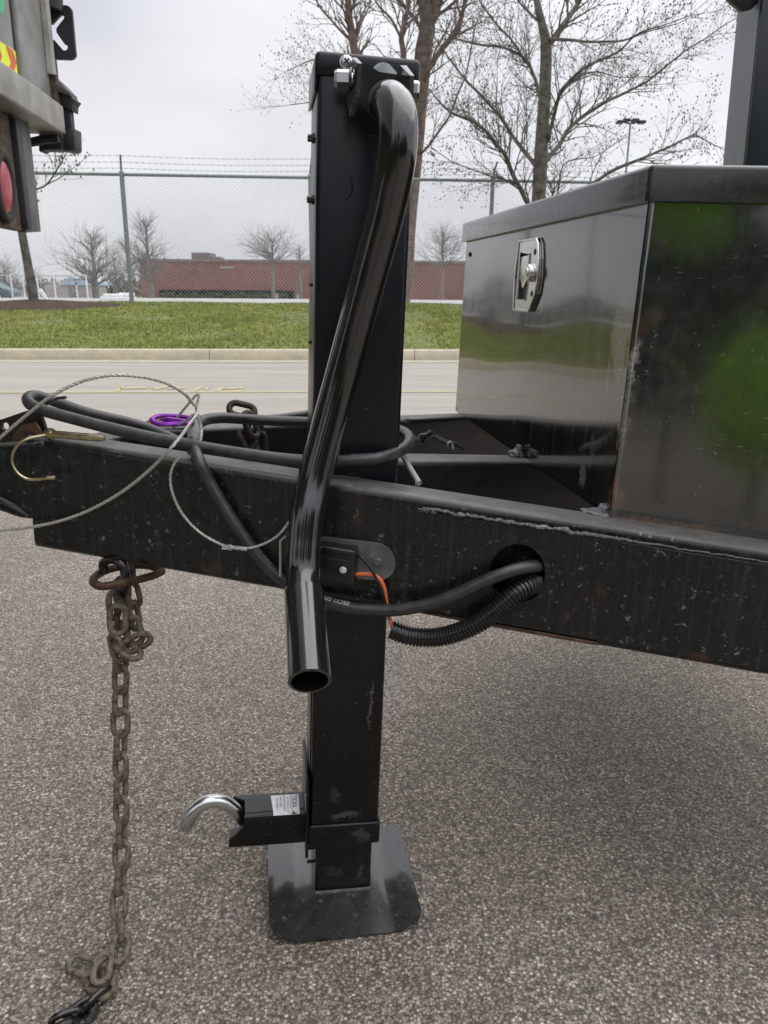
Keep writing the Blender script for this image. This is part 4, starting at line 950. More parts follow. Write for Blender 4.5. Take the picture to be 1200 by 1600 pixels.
# ================================================================== TOOLBOX
def toolbox():
    Bc, Ac = Vector((.358, -.071)), Vector((.220, .824)); D = (Ac-Bc).normalized(); Nf = Vector((D.y*-1, D.x)).normalized()
    if Nf.x > 0: Nf = -Nf                                              # outward, towards the coupler
    Sd = Vector((1, SL)).normalized(); Ns = Vector((SL, -1)).normalized()
    Cc = Bc+Sd*1.15; Dc = Ac+Vector((.88, .62)).normalized()*1.0
    t = thing('toolbox', 'glossy black steel toolbox with a silver paddle latch mounted on the trailer tongue', 'toolbox', L(Bc.x+.3, Bc.y+.4, .70), rot=RT)
    zb = lambda p: ZT+K*p.x-.0035
    zt = 1.128
    def grid(name, p, q, zlo, zhi, nrm, mat, th=.004, dents=0.0):
        """sheet side wall with slight waviness"""
        nx, nz = 26, 12; vs = []; fs = []
        for j in range(nz+1):
            for i in range(nx+1):
                u, v = i/nx, j/nz; pt = p+(q-p)*u; z0, z1 = zlo(pt), zhi; z = z0+(z1-z0)*v
                w = dents*noise.noise(Vector((u*3.1, v*2.3, 7)))*math.sin(math.pi*u)*math.sin(math.pi*v)
                vs.append(L(pt.x+nrm.x*w, pt.y+nrm.y*w, z))
        for j in range(nz):
            for i in range(nx):
                k = j*(nx+1)+i; fs.append((k, k+1, k+nx+2, k+nx+1))
        n = len(vs); vs2 = [v-LV((nrm.x*th, nrm.y*th, 0)) for v in vs]; fs2 = [tuple(i+n for i in f[::-1]) for f in fs]
        g = MB(); g.add(vs+vs2, fs+fs2); part(name, g, mat, t, angle=180)
    grid('front_panel', Bc, Ac, zb, zt, Nf, M['toolbox_front'], dents=.004)
    grid('side_panel', Bc, Cc, zb, zt, Ns, M['toolbox'], dents=.003)
    grid('far_side_panel', Ac, Dc, zb, zt, Vector((-.62, .88)), M['toolbox'])
    g = MB(); g.prism([L(p.x, p.y, zb(p)+.006) for p in (Bc, Cc, Dc, Ac)], LV((0, 0, .004))); part('bottom_panel', g, M['toolbox'], t, smooth=False)
    # corner seam: rounded fold with touch-up paint
    g = MB(); g.tube([L(Bc.x, Bc.y, zb(Bc)+(zt-zb(Bc))*i/20) + LV((.0008*noise.noise(Vector((i*.6, 1, 0))), 0, 0)) for i in range(21)], .0042, 8); part('corner_seam', g, M['toolbox'], t)
    # lid: rim a little proud of the walls, with a folded lip
    def off_poly(o, z):
        # grow the plan outline by o
        P_ = [Bc, Cc, Dc, Ac]; cen = (Bc+Cc+Dc+Ac)/4; out = []
        pb = Bc + (Nf+Ns)*o/(1+Nf.dot(Ns)); pa = Ac+Nf*o+D*o; pc = Cc+Ns*o; pd = Dc+Vector((-.62, .88))*o
        return [L(p.x, p.y, z) for p in (pb, pc, pd, pa)]
    zl = 1.166
    bm = bmesh.new(); lo = [bm.verts.new(v) for v in off_poly(.010, zt-.004)]; hi = [bm.verts.new(v) for v in off_poly(.010, zl)]
    bm.faces.new(hi)
    for i in range(4): bm.faces.new((lo[i], lo[(i+1) % 4], hi[(i+1) % 4], hi[i]))
    bm.edges.ensure_lookup_table(); ed = [e_ for e_ in bm.edges if sum(v in hi for v in e_.verts) >= 1]
    bmesh.ops.recalc_face_normals(bm, faces=bm.faces)
    bmesh.ops.bevel(bm, geom=ed, offset=.006, segments=4, profile=.5, affect='EDGES')
    g = MB(); g.bm(bm)
    li = off_poly(.010, zt-.004); ui = off_poly(.0015, zt-.004); g.add(li+ui, [(i, (i+1) % 4, 4+(i+1) % 4, 4+i) for i in range(4)])
    u2 = off_poly(.0015, zt+.01); g.add(ui+u2, [(i, (i+1) % 4, 4+(i+1) % 4, 4+i) for i in range(4)])
    lid = part('lid', g, M['lid'], t)
    # smears of old paint and drips along the lid rim
    rnd = random.Random(8)
    # small rivet near the far end of the front
    q = Bc+D*.865; g = MB(); g.disc(L(q.x, q.y, 1.094), LV((Nf.x, Nf.y, 0)), .005, .003, 10); part('rivet', g, M['darkhole'], t)
    # ---- latch
    def LQ(s, z, off=0.0): p = Bc+D*s+Nf*off; return L(p.x, p.y, z)
    nv = LV((Nf.x, Nf.y, 0)); dv = LV((D.x, D.y, 0)); zv = LV((0, 0, 1))
    s0, s1, z0, z1 = .374, .492, .981, 1.103
    lt = thing('latch', None, None, LQ((s0+s1)/2, (z0+z1)/2, .004)); lt.parent = t; lt.matrix_parent_inverse = MAT[t.name].inverted(); MAT[lt.name] = MAT[lt.name]
    outl = [(s1-.002, z0), (s0+.030, z0), (s0+.004, z0+.030), (s0-.002, z0+.058), (s0+.002, z1-.034), (s0+.010, z1-.010), (s0+.022, z1), (s1-.002, z1)]
    inn = [(s1-.018, z0+.018), (s0+.052, z0+.018), (s0+.048, z0+.03), (s0+.048, z1-.024), (s1-.018, z1-.020)]
    g = MB(); g.prism([LQ(s, z, .001) for s, z in outl], nv*.005, holes=[[LQ(s, z, .001) for s, z in inn]]); part('latch_frame', g, M['silver'], lt, smooth=False)
    g = MB(); g.tube([LQ(s1-.002, z0, .004), LQ(s1+.001, (z0+z1)/2, .006), LQ(s1-.002, z1, .004)], .004, 8)
    rim = [LQ(s, z, .006) for s, z in outl[:-1]]+[LQ(s1-.002, z1, .006)]; g.tube(rim, .0022, 6); rim2 = [LQ(s, z, .006) for s, z in inn]; g.tube(rim2, .002, 6, closed=True); part('latch_rim', g, M['silver'], lt)
    g = MB(); g.prism([LQ(s, z, .0006) for s, z in inn], nv*.0003); part('latch_recess', g, M['darkhole'], lt, smooth=False)
    pd_ = [(s1-.022, z1-.028), (s0+.051, z1-.026), (s0+.051, z0+.052), (s0+.060, z0+.050), (s0+.070, z0+.040), (s0+.078, z0+.040), (s0+.086, z0+.052), (s1-.022, z0+.054)]
    g = MB(); g.bevprism([LQ(s, z, .0045) for s, z in pd_], nv*.0022, .0008); part('latch_paddle', g, M['silver'], lt)
    g = MB(); c = LQ(s0+.026, 1.046, .005); g.tube([c, c+nv*.009, c+nv*.0115, c+nv*.0118], [.0155, .015, .0135, .0095], 24); g.tube([c+nv*.0110, c+nv*.0135], [.0085, .0075], 16); g.box(c+nv*.0138, dv*.0012, zv*.005, nv*.0004); part('lock_barrel', g, M['silver'], lt)
    for s, z in ((s0+.024, z1-.022), (s0+.022, z0+.030)):
        g = MB(); g.disc(LQ(s, z, .005), nv, .0055, .002, 12, .001); part('latch_screw', g, M['darkhole'], lt)
toolbox()

# ================================================================== JACK
JY = R(9)
def J(a, b_, c): return L(-.009+a*math.cos(JY)-(b_-.0635)*math.sin(JY), .0635+a*math.sin(JY)+(b_-.0635)*math.cos(JY), c)
JX, JYv, JZ = J(1, 0, 0)-J(0, 0, 0), J(0, 1, 0)-J(0, 0, 0), J(0, 0, 1)-J(0, 0, 0)
jk = thing('trailer_jack', 'tall black square tongue jack with a bent crank handle standing on a steel foot plate', 'jack', L(0, .06, 0), rot=RT)
def jbox(name, a0, a1, b0, b1, c0, c1, r, m, parent=None, **k):
    g = MB(); g.bevbox(J((a0+a1)/2, (b0+b1)/2, (c0+c1)/2), JX*(a1-a0)/2, JYv*(b1-b0)/2, JZ*(c1-c0)/2, r); return part(name, g, m, parent or jk, **k)
hz = jbox('outer_housing', -.0635, .0635, 0, .127, .56, 1.272, .008, M['housing'])
g = MB(); g.bevbox(J(0, .0635, 1.276), JX*.0672, JYv*.0672, JZ*.0145, .0065); g.bevbox(J(-.0655, .066, 1.258), JX*.0018, JYv*.062, JZ*.012, .0012); g.bevbox(J(.0655, .068, 1.262), JX*.0018, JYv*.060, JZ*.012, .0012)
cap = part('top_cap', g, M['housing'], jk)
# faint embossed ring on the housing front
g = MB(); c = J(-.028, -.0004, 1.135); g.tube([c+JX*.012*math.cos(R(-80+150*k/20))+JZ*.017*math.sin(R(-80+150*k/20)) for k in range(21)], [.0002+.0009*math.sin(math.pi*k/20) for k in range(21)], 6); part('embossed_ring', g, M['housing'], hz)
# cap screw with cross recess
sc_ = J(-.0285, -.0040, 1.279)
g = MB(); g.tube([sc_, sc_-JYv*.003, sc_-JYv*.0045, sc_-JYv*.005], [.0072, .0072, .0058, .003], 18); g.tube([sc_-JYv*.0005, sc_-JYv*.001], [.0085, .0085], 18); part('cap_screw', g, M['zinc'], cap)
g = MB(); g.box(sc_-JYv*.0052, (JX+JZ)*.0028, (JX-JZ)*.0007, JYv*.0004); g.box(sc_-JYv*.0053, (JX-JZ)*.0028, (JX+JZ)*.0007, JYv*.0004); part('screw_recess', g, M['darkhole'], cap)
g = MB(); c = J(.0665, .02, 1.276); g.disc(c, JX, .007, .003, 14, .001); part('cap_screw', g, M['zinc'], cap)
for z_, s_ in ((1.199, 1), (1.122, 1), (1.010, .5), (.93, .5)):
    g = MB(); c = J(-.0635, .055, z_); g.disc(c, -JX, .0065*s_, .003*s_, 12); g.hexbolt(c-JX*.003*s_, -JX, .005*s_, .006*s_); part('side_bolt', g, M['chain_dark'], hz)
# lower tubes
lt_ = jbox('lower_tube', -.0575, .0575, .006, .121, .135, .60, .007, M['leg'])
jbox('side_wear_strip', -.0592, -.0578, .02, .10, .09, .42, .0006, M['leg'], lt_)
jbox('tube_collar', -.0605, .0605, .002, .125, .100, .143, .005, M['leg'])
jbox('inner_leg', -.0480, .0480, .003, .105, .006, .12, .006, M['leg'])
for k_ in range(2):
    g = MB(); c = J(-.048, .04, .07-.028*k_); g.disc(c, -JX, .003, .012, 8); part('leg_bolt', g, M['chain_dark'], jk)
# foot plate: flat centre with both sides folded upward, corners cut round
g = MB(); hw, hd = .124, .122; yc = .035
def fz(x): return .004 + (max(0, abs(x)-.078))*.42
outl = []
for cx, cy, a0 in ((hw, -hd, -90), (hw, hd, 0), (-hw, hd, 90), (-hw, -hd, 180)):
    r_ = .030
    for k_ in range(6):
        an = R(a0+90*k_/5); outl.append((cx-math.copysign(r_, cx)+r_*math.cos(an), cy-math.copysign(r_, cy)+r_*math.sin(an)))
nx = 24; vs = []; fs = []
def yr(x):
    ax = abs(x); 
    if ax <= hw-.018: return hd
    dx = ax-(hw-.018); return hd-.018+math.sqrt(max(0, .018**2-dx**2))
for i in range(nx+1):
    x = -hw+2*hw*i/nx; y = yr(x)
    for z_ in (0, .005):
        for yy in (-y, y): vs.append(J(x-.003, .026+yy, fz(x)+z_))
for i in range(nx):
    a = i*4; b_ = a+4
    fs += [(a+2, b_+2, b_+3, a+3), (a+1, b_+1, b_, a), (a, b_, b_+2, a+2), (a+3, b_+3, b_+1, a+1)]
fs += [(0, 2, 3, 1), (nx*4+1, nx*4+3, nx*4+2, nx*4)]
g.add(vs, fs); part('foot_plate', g, M['foot'], jk, angle=50)
g = MB(); g.tube([J(-.048, .001, .0095), J(.048, .001, .0095)], .0032, 8); g.tube([J(.050, .001, .0095), J(.050, .104, .0095)], .0032, 8); part('foot_weld', g, M['weld'], jk)
# drop leg pull pin in its square receiver tube, at the left; the tube's end is cut ragged and open
RB0, RB1, RC0, RC1, RR = .035, .097, .083, .147, .007
def rprof(o):
    b0, b1, c0, c1, r_ = RB0+o, RB1-o, RC0+o, RC1-o, RR-o*.7
    return [(bb+r_*math.cos(R(a)), cc+r_*math.sin(R(a))) for bb, cc, st in ((b0+r_, c1-r_, 90), (b0+r_, c0+r_, 180), (b1-r_, c0+r_, 270), (b1-r_, c1-r_, 0)) for a in (st, st+30, st+60, st+90)]
def aend(b_, c):
    t_ = (RC1-c)/(RC1-RC0); f_ = -.166-.006*min(1, t_*2)-(.021 if t_ > .62 else .010*max(0, t_-.35)/.27)
    if b_ > .08: f_ = -.186+.012*(t_ > .45)
    return f_-.0015*noise.noise(Vector((b_*90, c*120, 0)))
po, pi_ = rprof(0), rprof(.0045); m_ = len(po); dens = lambda P_: [tuple(P_[i][k]+(P_[(i+1) % len(P_)][k]-P_[i][k])*q/4 for k in (0, 1)) for i in range(len(P_)) for q in range(4)]
po, pi_ = dens(po), dens(pi_); m_ = len(po)
vs = [J(-.0625, b_, c) for b_, c in po]+[J(aend(b_, c), b_, c) for b_, c in po]+[J(aend(*po[i]), *pi_[i]) for i in range(m_)]+[J(-.07, b_, c) for b_, c in pi_]
fs = [(r_*m_+k, r_*m_+(k+1) % m_, (r_+1)*m_+(k+1) % m_, (r_+1)*m_+k) for r_ in range(3) for k in range(m_)]+[tuple(3*m_+k for k in range(m_))]
g = MB(); g.add(vs, fs); rcv = part('pin_receiver', g, M['leg'], jk)
jbox('receiver_flange', -.0655, -.0605, .004, .122, .078, .235, .002, M['leg'])
g = MB(); pp = cr_path([J(-.10, .066, .108), J(-.155, .066, .110), J(-.172, .064, .124), J(-.186, .062, .145), J(-.206, .060, .161), J(-.232, .057, .163), J(-.255, .053, .145), J(-.266, .050, .118)], 5)
g.tube(pp, [.0120]*(len(pp)-2)+[.0115, .009], 14); part('pull_hook', g, M['zinc'], jk)
# caution sticker lapped over the receiver's upper edge
def ontop(s, v, off=.0008):
    """s along the tube (-a), v from the back over the rounded edge down the front"""
    topc = RC1; flat_ = RB1-RB0-RR-.012
    if v < flat_: return J(s, RB0+RR+(flat_-v), topc+off)
    an = (v-flat_)/RR
    if an < math.pi/2: return J(s, RB0+RR-(RR+off)*math.sin(an), topc-RR+(RR+off)*math.cos(an))
    return J(s, RB0-off, topc-RR-(v-flat_-RR*math.pi/2))
g = MB(); vs = []; fs = []; n1, n2 = 6, 22
for i in range(n1+1):
    for j in range(n2+1):
        s = -.074-.044*i/n1; v = .0+.050*j/n2
        vs.append(ontop(s-(.004*(1-j/n2) if i == n1 else 0), v))
for i in range(n1):
    for j in range(n2): k_ = i*(n2+1)+j; fs.append((k_, k_+1, k_+n2+2, k_+n2+1))
g.add(vs, fs); stk = part('caution_sticker', g, M['sticker'], rcv, angle=180)
def text_tris(body, size):
    cu_ = bpy.data.curves.new('t', 'FONT'); cu_.body = body; cu_.size = size; cu_.resolution_u = 2
    o = bpy.data.objects.new('t', cu_); COL.objects.link(o); dg = bpy.context.evaluated_depsgraph_get(); me = bpy.data.meshes.new_from_object(o.evaluated_get(dg))
    vs = [v.co.copy() for v in me.vertices]; fs = [tuple(p.vertices) for p in me.polygons]
    bpy.data.objects.remove(o); bpy.data.curves.remove(cu_); bpy.data.meshes.remove(me); return vs, fs
def print_on(name, body, size, fn, mat, parent):
    vs, fs = text_tris(body, size)
    g = MB(); g.add([fn(v.x, v.y) for v in vs], fs); return part(name, g, mat, parent, smooth=False)
# text runs down over the edge, letters turned on their side
print_on('sticker_lettering', 'TION', .0138, lambda x, y: ontop(-.0865+y, x+.0015, .0013), M['ink'], rcv)
g = MB(); g.add([ontop(-.0865, .0400, .0013), ontop(-.0865, .0495, .0013), ontop(-.0775, .0495, .0013), ontop(-.0865+.001, .0445, .0013)], [(0, 1, 2, 3)]); part('sticker_triangle', g, M['ink'], rcv, smooth=False)
g = MB(); g.add([ontop(-.0885, v, .0013) for v in (.001, .02, .03, .034, .038, .049)]+[ontop(-.0878, v, .0013) for v in (.001, .02, .03, .034, .038, .049)], [(i, i+1, i+7, i+6) for i in range(5)]); part('sticker_rule', g, M['ink'], rcv, smooth=False)
rnd = random.Random(2)
for k_, (v0, v1) in enumerate(((.004, .047), (.004, .042), (.006, .036), (.010, .038))):          # small print, too fine to read
    g = MB(); v = v0
    while v < v1:
        wl = rnd.uniform(.0012, .0024); x0_ = -.0950-.0062*k_
        if rnd.random() < .82:
            for (da, db, va, vb) in ((0, .0034, 0, .0005), (.0029 if rnd.random() < .5 else .0014, .0036 if rnd.random() < .5 else .0019, 0, wl*.7)):
                g.add([ontop(x0_+da, v+va, .0013), ontop(x0_+db, v+va, .0013), ontop(x0_+db, v+vb, .0013), ontop(x0_+da, v+vb, .0013)], [(0, 1, 2, 3)])
        v += wl+.0004
    part('sticker_small_print', g, M['ink'], rcv, smooth=False)
# crank handle: bracket, cross bolts, bent tube, open grip
hp = [(603, 162, -.040), (606, 158, -.052), (612, 160, -.066), (618, 170, -.079), (622, 190, -.088), (622, 225, -.091), (617, 265, -.088), (601, 340, -.078), (573, 445, -.066), (534, 590, -.058), (495, 735, -.078), (481, 800, -.098), (476, 850, -.110), (474, 895, -.124), (475, 935, -.152)]
hpw = cr_path([LB(*p) for p in hp], 8)
g = MB(); g.tube(hpw, [.0235]*len(hpw), 28, caps=False); part('crank_tube', g, M['handle'], jk, angle=180)
e1 = LB(484, 1064, -.262); s0_ = LB(475, 926, -.146); dirn = (e1-s0_).normalized()
g = MB(); ro, ri = .0262, .0222; q = [s0_, s0_+dirn*.002]+[s0_+(e1-s0_)*k_/6 for k_ in range(1, 7)]
g.tube(q+[e1+dirn*.0006], [ro-.002]+[ro]*(len(q)-1)+[ro-.0008], 32, caps=False); g.tube([e1+dirn*.0006, e1+dirn*.0007], [ro-.0008, ri], 32, caps=False)
g.tube([e1-dirn*.10, e1-dirn*.05, e1+dirn*.0007], [ri, ri, ri], 32, caps=False); g.tube([e1-dirn*.101, e1-dirn*.10], [ri, ri], 20); part('crank_grip', g, M['handle'], jk, angle=40)
b_ = -.024
g = MB(); g.prism([LB(x, y, -.052) for x, y in ((566, 99), (575, 100), (592, 112), (618, 116), (641, 118), (640, 136), (634, 176), (618, 196), (596, 196), (568, 170), (562, 150))], LV((0, .005, 0))); br = part('crank_bracket', g, M['handle'], jk, smooth=False)
g = MB(); A_ = lambda x, y, bb: LB(x, y, bb)
g.prism([A_(566, 99, -.052), A_(562, 152, -.052), A_(553, 182, -.050), A_(546, 150, -.020), A_(551, 112, -.016), A_(557, 90, -.016)], LV((-.005, 0, 0))); part('bracket_flange', g, M['lid'], jk, smooth=False)
g = MB(); g.prism([A_(641, 118, -.052), A_(638, 160, -.052), A_(632, 176, -.045), A_(628, 140, -.016), A_(625, 102, -.014), A_(629, 102, -.016)], LV((.005, 0, 0))); part('bracket_flange', g, M['lid'], jk, smooth=False)
bc = LB(548, 124, -.034)
g = MB(); g.hexbolt(bc-LV((.002, 0, 0)), LV((-1, 0, 0)), .0108, .018); g.tube([bc, bc+LV((.008, 0, 0))], .0075, 12); part('bracket_bolt', g, M['zinc'], jk, smooth=False)
g = MB(); g.disc(bc+LV((-.001, 0, 0)), LV((1, 0, 0)), .0130, .0025, 20); g.disc(bc+LV((.003, 0, 0)), LV((1, 0, 0)), .0115, .002, 20); part('lock_washer', g, M['chain_dark'], jk)
bd = LB(640, 140, -.030); g = MB(); g.hexbolt(bd, LV((1, 0, 0)), .0105, .012); part('bracket_nut', g, M['zinc'], jk, smooth=False)
sp = L(.0205, .0, 1.258); g = MB(); g.tube([sp, sp+LV((0, -.04, 0))], [.0145, .0145], 20); g.tube([sp+LV((0, -.005, 0)), sp+LV((0, -.010, 0))], .020, 20); part('output_shaft', g, M['zinc'], jk)
g = MB(); g.tube([LB(627, 118, -.001), LB(627, 118, -.004)], .010, 16); part('dark_port', g, M['darkhole'], jk)

# ================================================================== BREAKAWAY SWITCH on the near beam
sw = thing('breakaway_switch', 'small black breakaway switch box on a dusty rounded plate behind the crank handle', 'switch', FP(540, 905, 0))
ft, fnv, fup = LV(FT), LV(FN), LV((0, 0, 1))
g = MB(); c = FPl(588, 876); ra_ = .0275; pts = []
for k_ in range(13): an = R(-90+180*k_/12); pts.append(L(c.x+ra_*math.cos(an), B0+SL*(c.x+ra_*math.cos(an))-.001, c.z-.06*ra_*math.cos(an)+ra_*math.sin(an)))
pl_ = [FPl(452, 832), FPl(452, 896)]; pts += [L(pl_[0].x, pl_[0].y-.001, pl_[0].z), L(pl_[1].x, pl_[1].y-.001, pl_[1].z)]
g.prism(pts, fnv*.004); part('mount_plate', g, M['plate'], sw, smooth=False)
g = MB(); c = FP(591, 877, .0055); g.disc(c, fnv, .0085, .001, 16); g.hexbolt(c+fnv*.001, fnv, .006, .004); part('plate_bolt', g, M['plate'], sw)
a_, b2_ = FPl(480, 845), FPl(559, 850); lo_ = FPl(559, 908)
cx_ = (a_.x+b2_.x)/2; g = MB(); hz_ = (b2_.z-lo_.z)/2
ctr = FP(521, 878, .0195); g.bevbox(ctr, ft*.033, fnv*.013, fup*.0255, .003); g.bevbox(ctr+fup*.021+ft*.002+fnv*.0135, ft*.028, fnv*.001, fup*.0035, .0008)
g.bevbox(ctr+fnv*.0135-fup*.004, ft*.027, fnv*.0006, fup*.014, .0005); body = part('switch_body', g, M['plastic'], sw)
g = MB(); g.disc(ctr+ft*.0175+fnv*.0135-fup*.004, fnv, .0050, .0025, 14, .001); part('white_rivet', g, M['white_print'], sw)
g = MB(); g.tube([FP(446, 838, .03), FP(438, 845, .03), FP(438, 900, .03)], .003, 6, squash=.6); part('bent_bracket', g, M['steelcable'], sw)
for x_ in (466,):
    g = MB(); g.bevbox(FP(x_, 872, .012), ft*.012, fnv*.008, fup*.022, .002); part('switch_end', g, M['plastic'], sw)

# ================================================================== CABLES
def PF(x, y, off): return FP(x, y, off)
cp = [PF(842, 890, -.062), PF(846, 886, -.035), PF(841, 884, -.006), PF(818, 887, .014), PF(790, 895, .026), PF(755, 909, .030), PF(715, 928, .032), PF(670, 944, .030), PF(620, 953, .028), PF(565, 952, .026), PF(520, 944, .022), PF(480, 930, .014), PF(445, 908, .013), PF(415, 882, .013), PF(385, 845, .013), PF(355, 800, .013), PF(328, 755, .013), PF(312, 722, .014),
      LB(304, 700, .0), LB(302, 683, .04), LB(306, 668, .075), LB(318, 657, .11), LB(345, 653, .14), (LB(385, 655, .17)), LB(435, 658, .18), LB(490, 660, .185), LB(560, 664, .185), LB(615, 670, .165), LB(637, 680, .115), LB(638, 694, .06), LB(620, 707, .012), LB(590, 716, -.018), LB(550, 719, -.024), LB(500, 721, -.026), LB(450, 718, -.024), LB(400, 712, -.018), LB(340, 703, -.006), LB(280, 692, .004), LB(220, 680, .012), LB(160, 666, .020), LB(110, 653, .028), LB(70, 642, .035), LB(48, 632, .045), LB(44, 622, .062), LB(58, 619, .085), LB(90, 629, .105), LB(130, 643, .125), LB(170, 653, .145), LB(205, 661, .165), LB(240, 672, .18), LB(280, 690, .19)]
pc = cr_path(cp, 8)
g = MB(); g.tube(pc, .0087, 18); cab = single('trailer_cable', g, M['cable'], 'thick black rubber cable looping round the jack and into the beam hole', 'cable', angle=180)
# pale printing along the sheath, letters wrapped on its upper side
def along(path, xa, xb):
    """arc-length sampler between two surveyed columns of the path"""
    acc = [0]
    for i in range(1, len(path)): acc.append(acc[-1]+(path[i]-path[i-1]).length)
    return acc
acc = along(pc, 0, 0)
def at_len(s):
    import bisect
    i = max(1, min(len(acc)-1, bisect.bisect(acc, s))); f = (s-acc[i-1])/max(1e-9, acc[i]-acc[i-1]); p = pc[i-1].lerp(pc[i], f); return p, (pc[i]-pc[i-1]).normalized()
def print_cable(body, i0, size, sign=1, tilt=0.6, mat='faint_print'):
    s_start = acc[int(i0*8)]
    def fn(x, y):
        p, t = at_len(s_start+x*sign); view = (CAM-p).normalized(); side = (view-t*view.dot(t)).normalized(); upv = side.cross(t)*-1
        if upv.z < 0: upv = -upv
        th = tilt-(y/.0087)
        return p+(side*math.cos(th)+upv*math.sin(th))*.0090
    print_on('cable_print', body, size, fn, M[mat], cab)
M['faint_print'] = simple('faded_print', (.20, .20, .20), .6, 0, .6, 500, 0, .5, (.05, .05, .05))
print_cable('ESCO EPR', 9.45, .0100, 1, 1.15, 'white_print')
print_cable('ESCO EPR', 12.9, .0078, 1, 1.2)
print_cable('ESCO EPR  ESCO EPR', 30.3, .0075, 1, 1.25)
print_cable('ESCO EPR  ESCO EPR  ESCO EPR', 37.9, .0085, 1, 1.3)
# second cord behind
g = MB(); g.tube(cr_path([LB(x, y, b_) for x, y, b_ in ((640, 660, .30), (560, 652, .30), (500, 645, .29), (470, 648, .27), (440, 652, .25), (410, 655, .23))], 6), .0065, 12); single('spare_cord', g, M['cable'], 'thinner black cord passing behind the jack above the main cable', 'cord', angle=180)
# corrugated conduit
cpts = cr_path([PF(611, 984, .026), PF(640, 994, .027), PF(675, 996, .028), PF(712, 989, .030), PF(750, 972, .030), PF(784, 945, .026), PF(808, 925, .020), PF(830, 914, .004), PF(838, 912, -.022), PF(834, 912, -.055)], 8)
d_ = [0]
for i in range(1, len(cpts)): d_.append(d_[-1]+(cpts[i]-cpts[i-1]).length)
pts = []; rs = []; s_ = 0; k_ = 0; seq = ((0, .0112), (.0008, .0135), (.0028, .0135), (.0036, .0112)); pitch = .0047
import bisect
def cpt(s):
    i = max(1, min(len(d_)-1, bisect.bisect(d_, s))); return cpts[i-1].lerp(cpts[i], (s-d_[i-1])/(d_[i]-d_[i-1]))
while s_ < d_[-1]-pitch:
    for o_, r_ in seq: pts.append(cpt(s_+o_)); rs.append(r_)
    s_ += pitch
g = MB(); g.tube([pts[0]+(pts[0]-pts[2]).normalized()*-.012]+[pts[0]]+pts, [.009, .009]+rs, 20, caps=True); cdt = single('corrugated_conduit', g, M['conduit'], 'ribbed black plastic conduit drooping from the hole in the beam', 'conduit', angle=40)
# switch wires
g = MB(); g.tube(cr_path([PF(x, y, o_) for x, y, o_ in ((555, 866, .02), (566, 872, .026), (580, 890, .026), (592, 912, .022), (600, 935, .018), (606, 958, .016), (612, 980, .022))], 6), .0021, 8); single('black_wire', g, M['plastic'], 'thin black wire from the switch box down into the ribbed conduit', 'wire', angle=180)
g = MB(); g.tube(cr_path([PF(x, y, o_) for x, y, o_ in ((554, 898, .02), (566, 897, .022), (582, 898, .022), (594, 906, .020), (601, 922, .016), (604, 945, .012), (608, 964, .016), (614, 982, .024))], 6), .0030, 10); single('orange_wire', g, M['orange'], 'orange wire curving from the switch box to the ribbed conduit', 'wire', angle=180)
# grey tape wrap binding cable
g = MB(); tp_ = cr_path([LB(305, 655, .09), LB(304, 672, .06), LB(303, 688, .03), LB(303, 704, .008)], 5)
g.tube(tp_, [.0105*(1+.08*noise.noise(Vector((i*.8, 0, 0)))) for i in range(len(tp_))], 14, squash=1.0); single('tape_wrap', g, M['tape'], 'crumpled grey tape bound around the cable above the near beam', 'tape')
# thin steel breakaway cable with its crimp
SC = .0024
def twist(mb, pts, r):
    """two visible strands laid round a core"""
    mb.tube(pts, r*.8, 8)
    for ph in (0, 2.09, 4.19):
        q = []; up = Vector((0, 0, 1)); s = 0
        for i, p in enumerate(pts):
            t = (pts[min(i+1, len(pts)-1)]-pts[max(0, i-1)]).normalized(); w = t.cross(Vector((.3, 1, .2))).normalized(); w2 = t.cross(w)
            if i: s += (p-pts[i-1]).length
            an = s/.0042*1.2+ph; q.append(p+(w*math.cos(an)+w2*math.sin(an))*r*.45)
        mb.tube(q, r*.62, 5)
lp1 = cr_path([PF(-60, 836, .03), PF(0, 829, .03), PF(40, 825, .03), PF(90, 815, .03), PF(140, 797, .034), PF(190, 769, .038), PF(235, 733, .042), PF(270, 697, .05), LB(293, 668, -.01), LB(309, 643, .03), LB(300, 629, .03), LB(285, 613, .02), LB(255, 597, .01), LB(215, 588, .0), LB(170, 587, -.01), LB(125, 597, -.02), LB(80, 619, -.03), LB(40, 650, -.03), LB(0, 684, -.03), LB(-40, 720, -.03)], 22)
g = MB(); twist(g, lp1, SC); ls_ = cr_path([LB(309, 645, .03), LB(295, 655, .04), LB(283, 661, .045), LB(270, 668, .05)], 12); twist(g, ls_, SC*.9)
ls_ = cr_path([LB(277, 652, .05), LB(292, 634, .045), LB(306, 618, .04), LB(311, 618, .04), LB(307, 635, .035), LB(308, 650, .03), LB(314, 665, .03), LB(315, 680, .02), LB(312, 694, .01)], 10); twist(g, ls_, SC*.8)
single('steel_lanyard', g, M['steelcable'], 'long thin steel cable making a big open loop over the coupler', 'lanyard')
g = MB(); lw = cr_path([PF(282, 714, .012), PF(272, 725, .014), PF(266, 745, .016), PF(270, 772, .018), PF(285, 803, .018), PF(310, 830, .020), PF(340, 848, .024), PF(362, 855, .028), PF(380, 857, .030), PF(400, 854, .030), PF(422, 845, .030), PF(438, 833, .030), PF(452, 815, .028)], 12); twist(g, lw, SC*.8)
single('switch_lanyard', g, M['steelcable'], 'short thin steel cable hanging from the tape to the switch', 'lanyard')
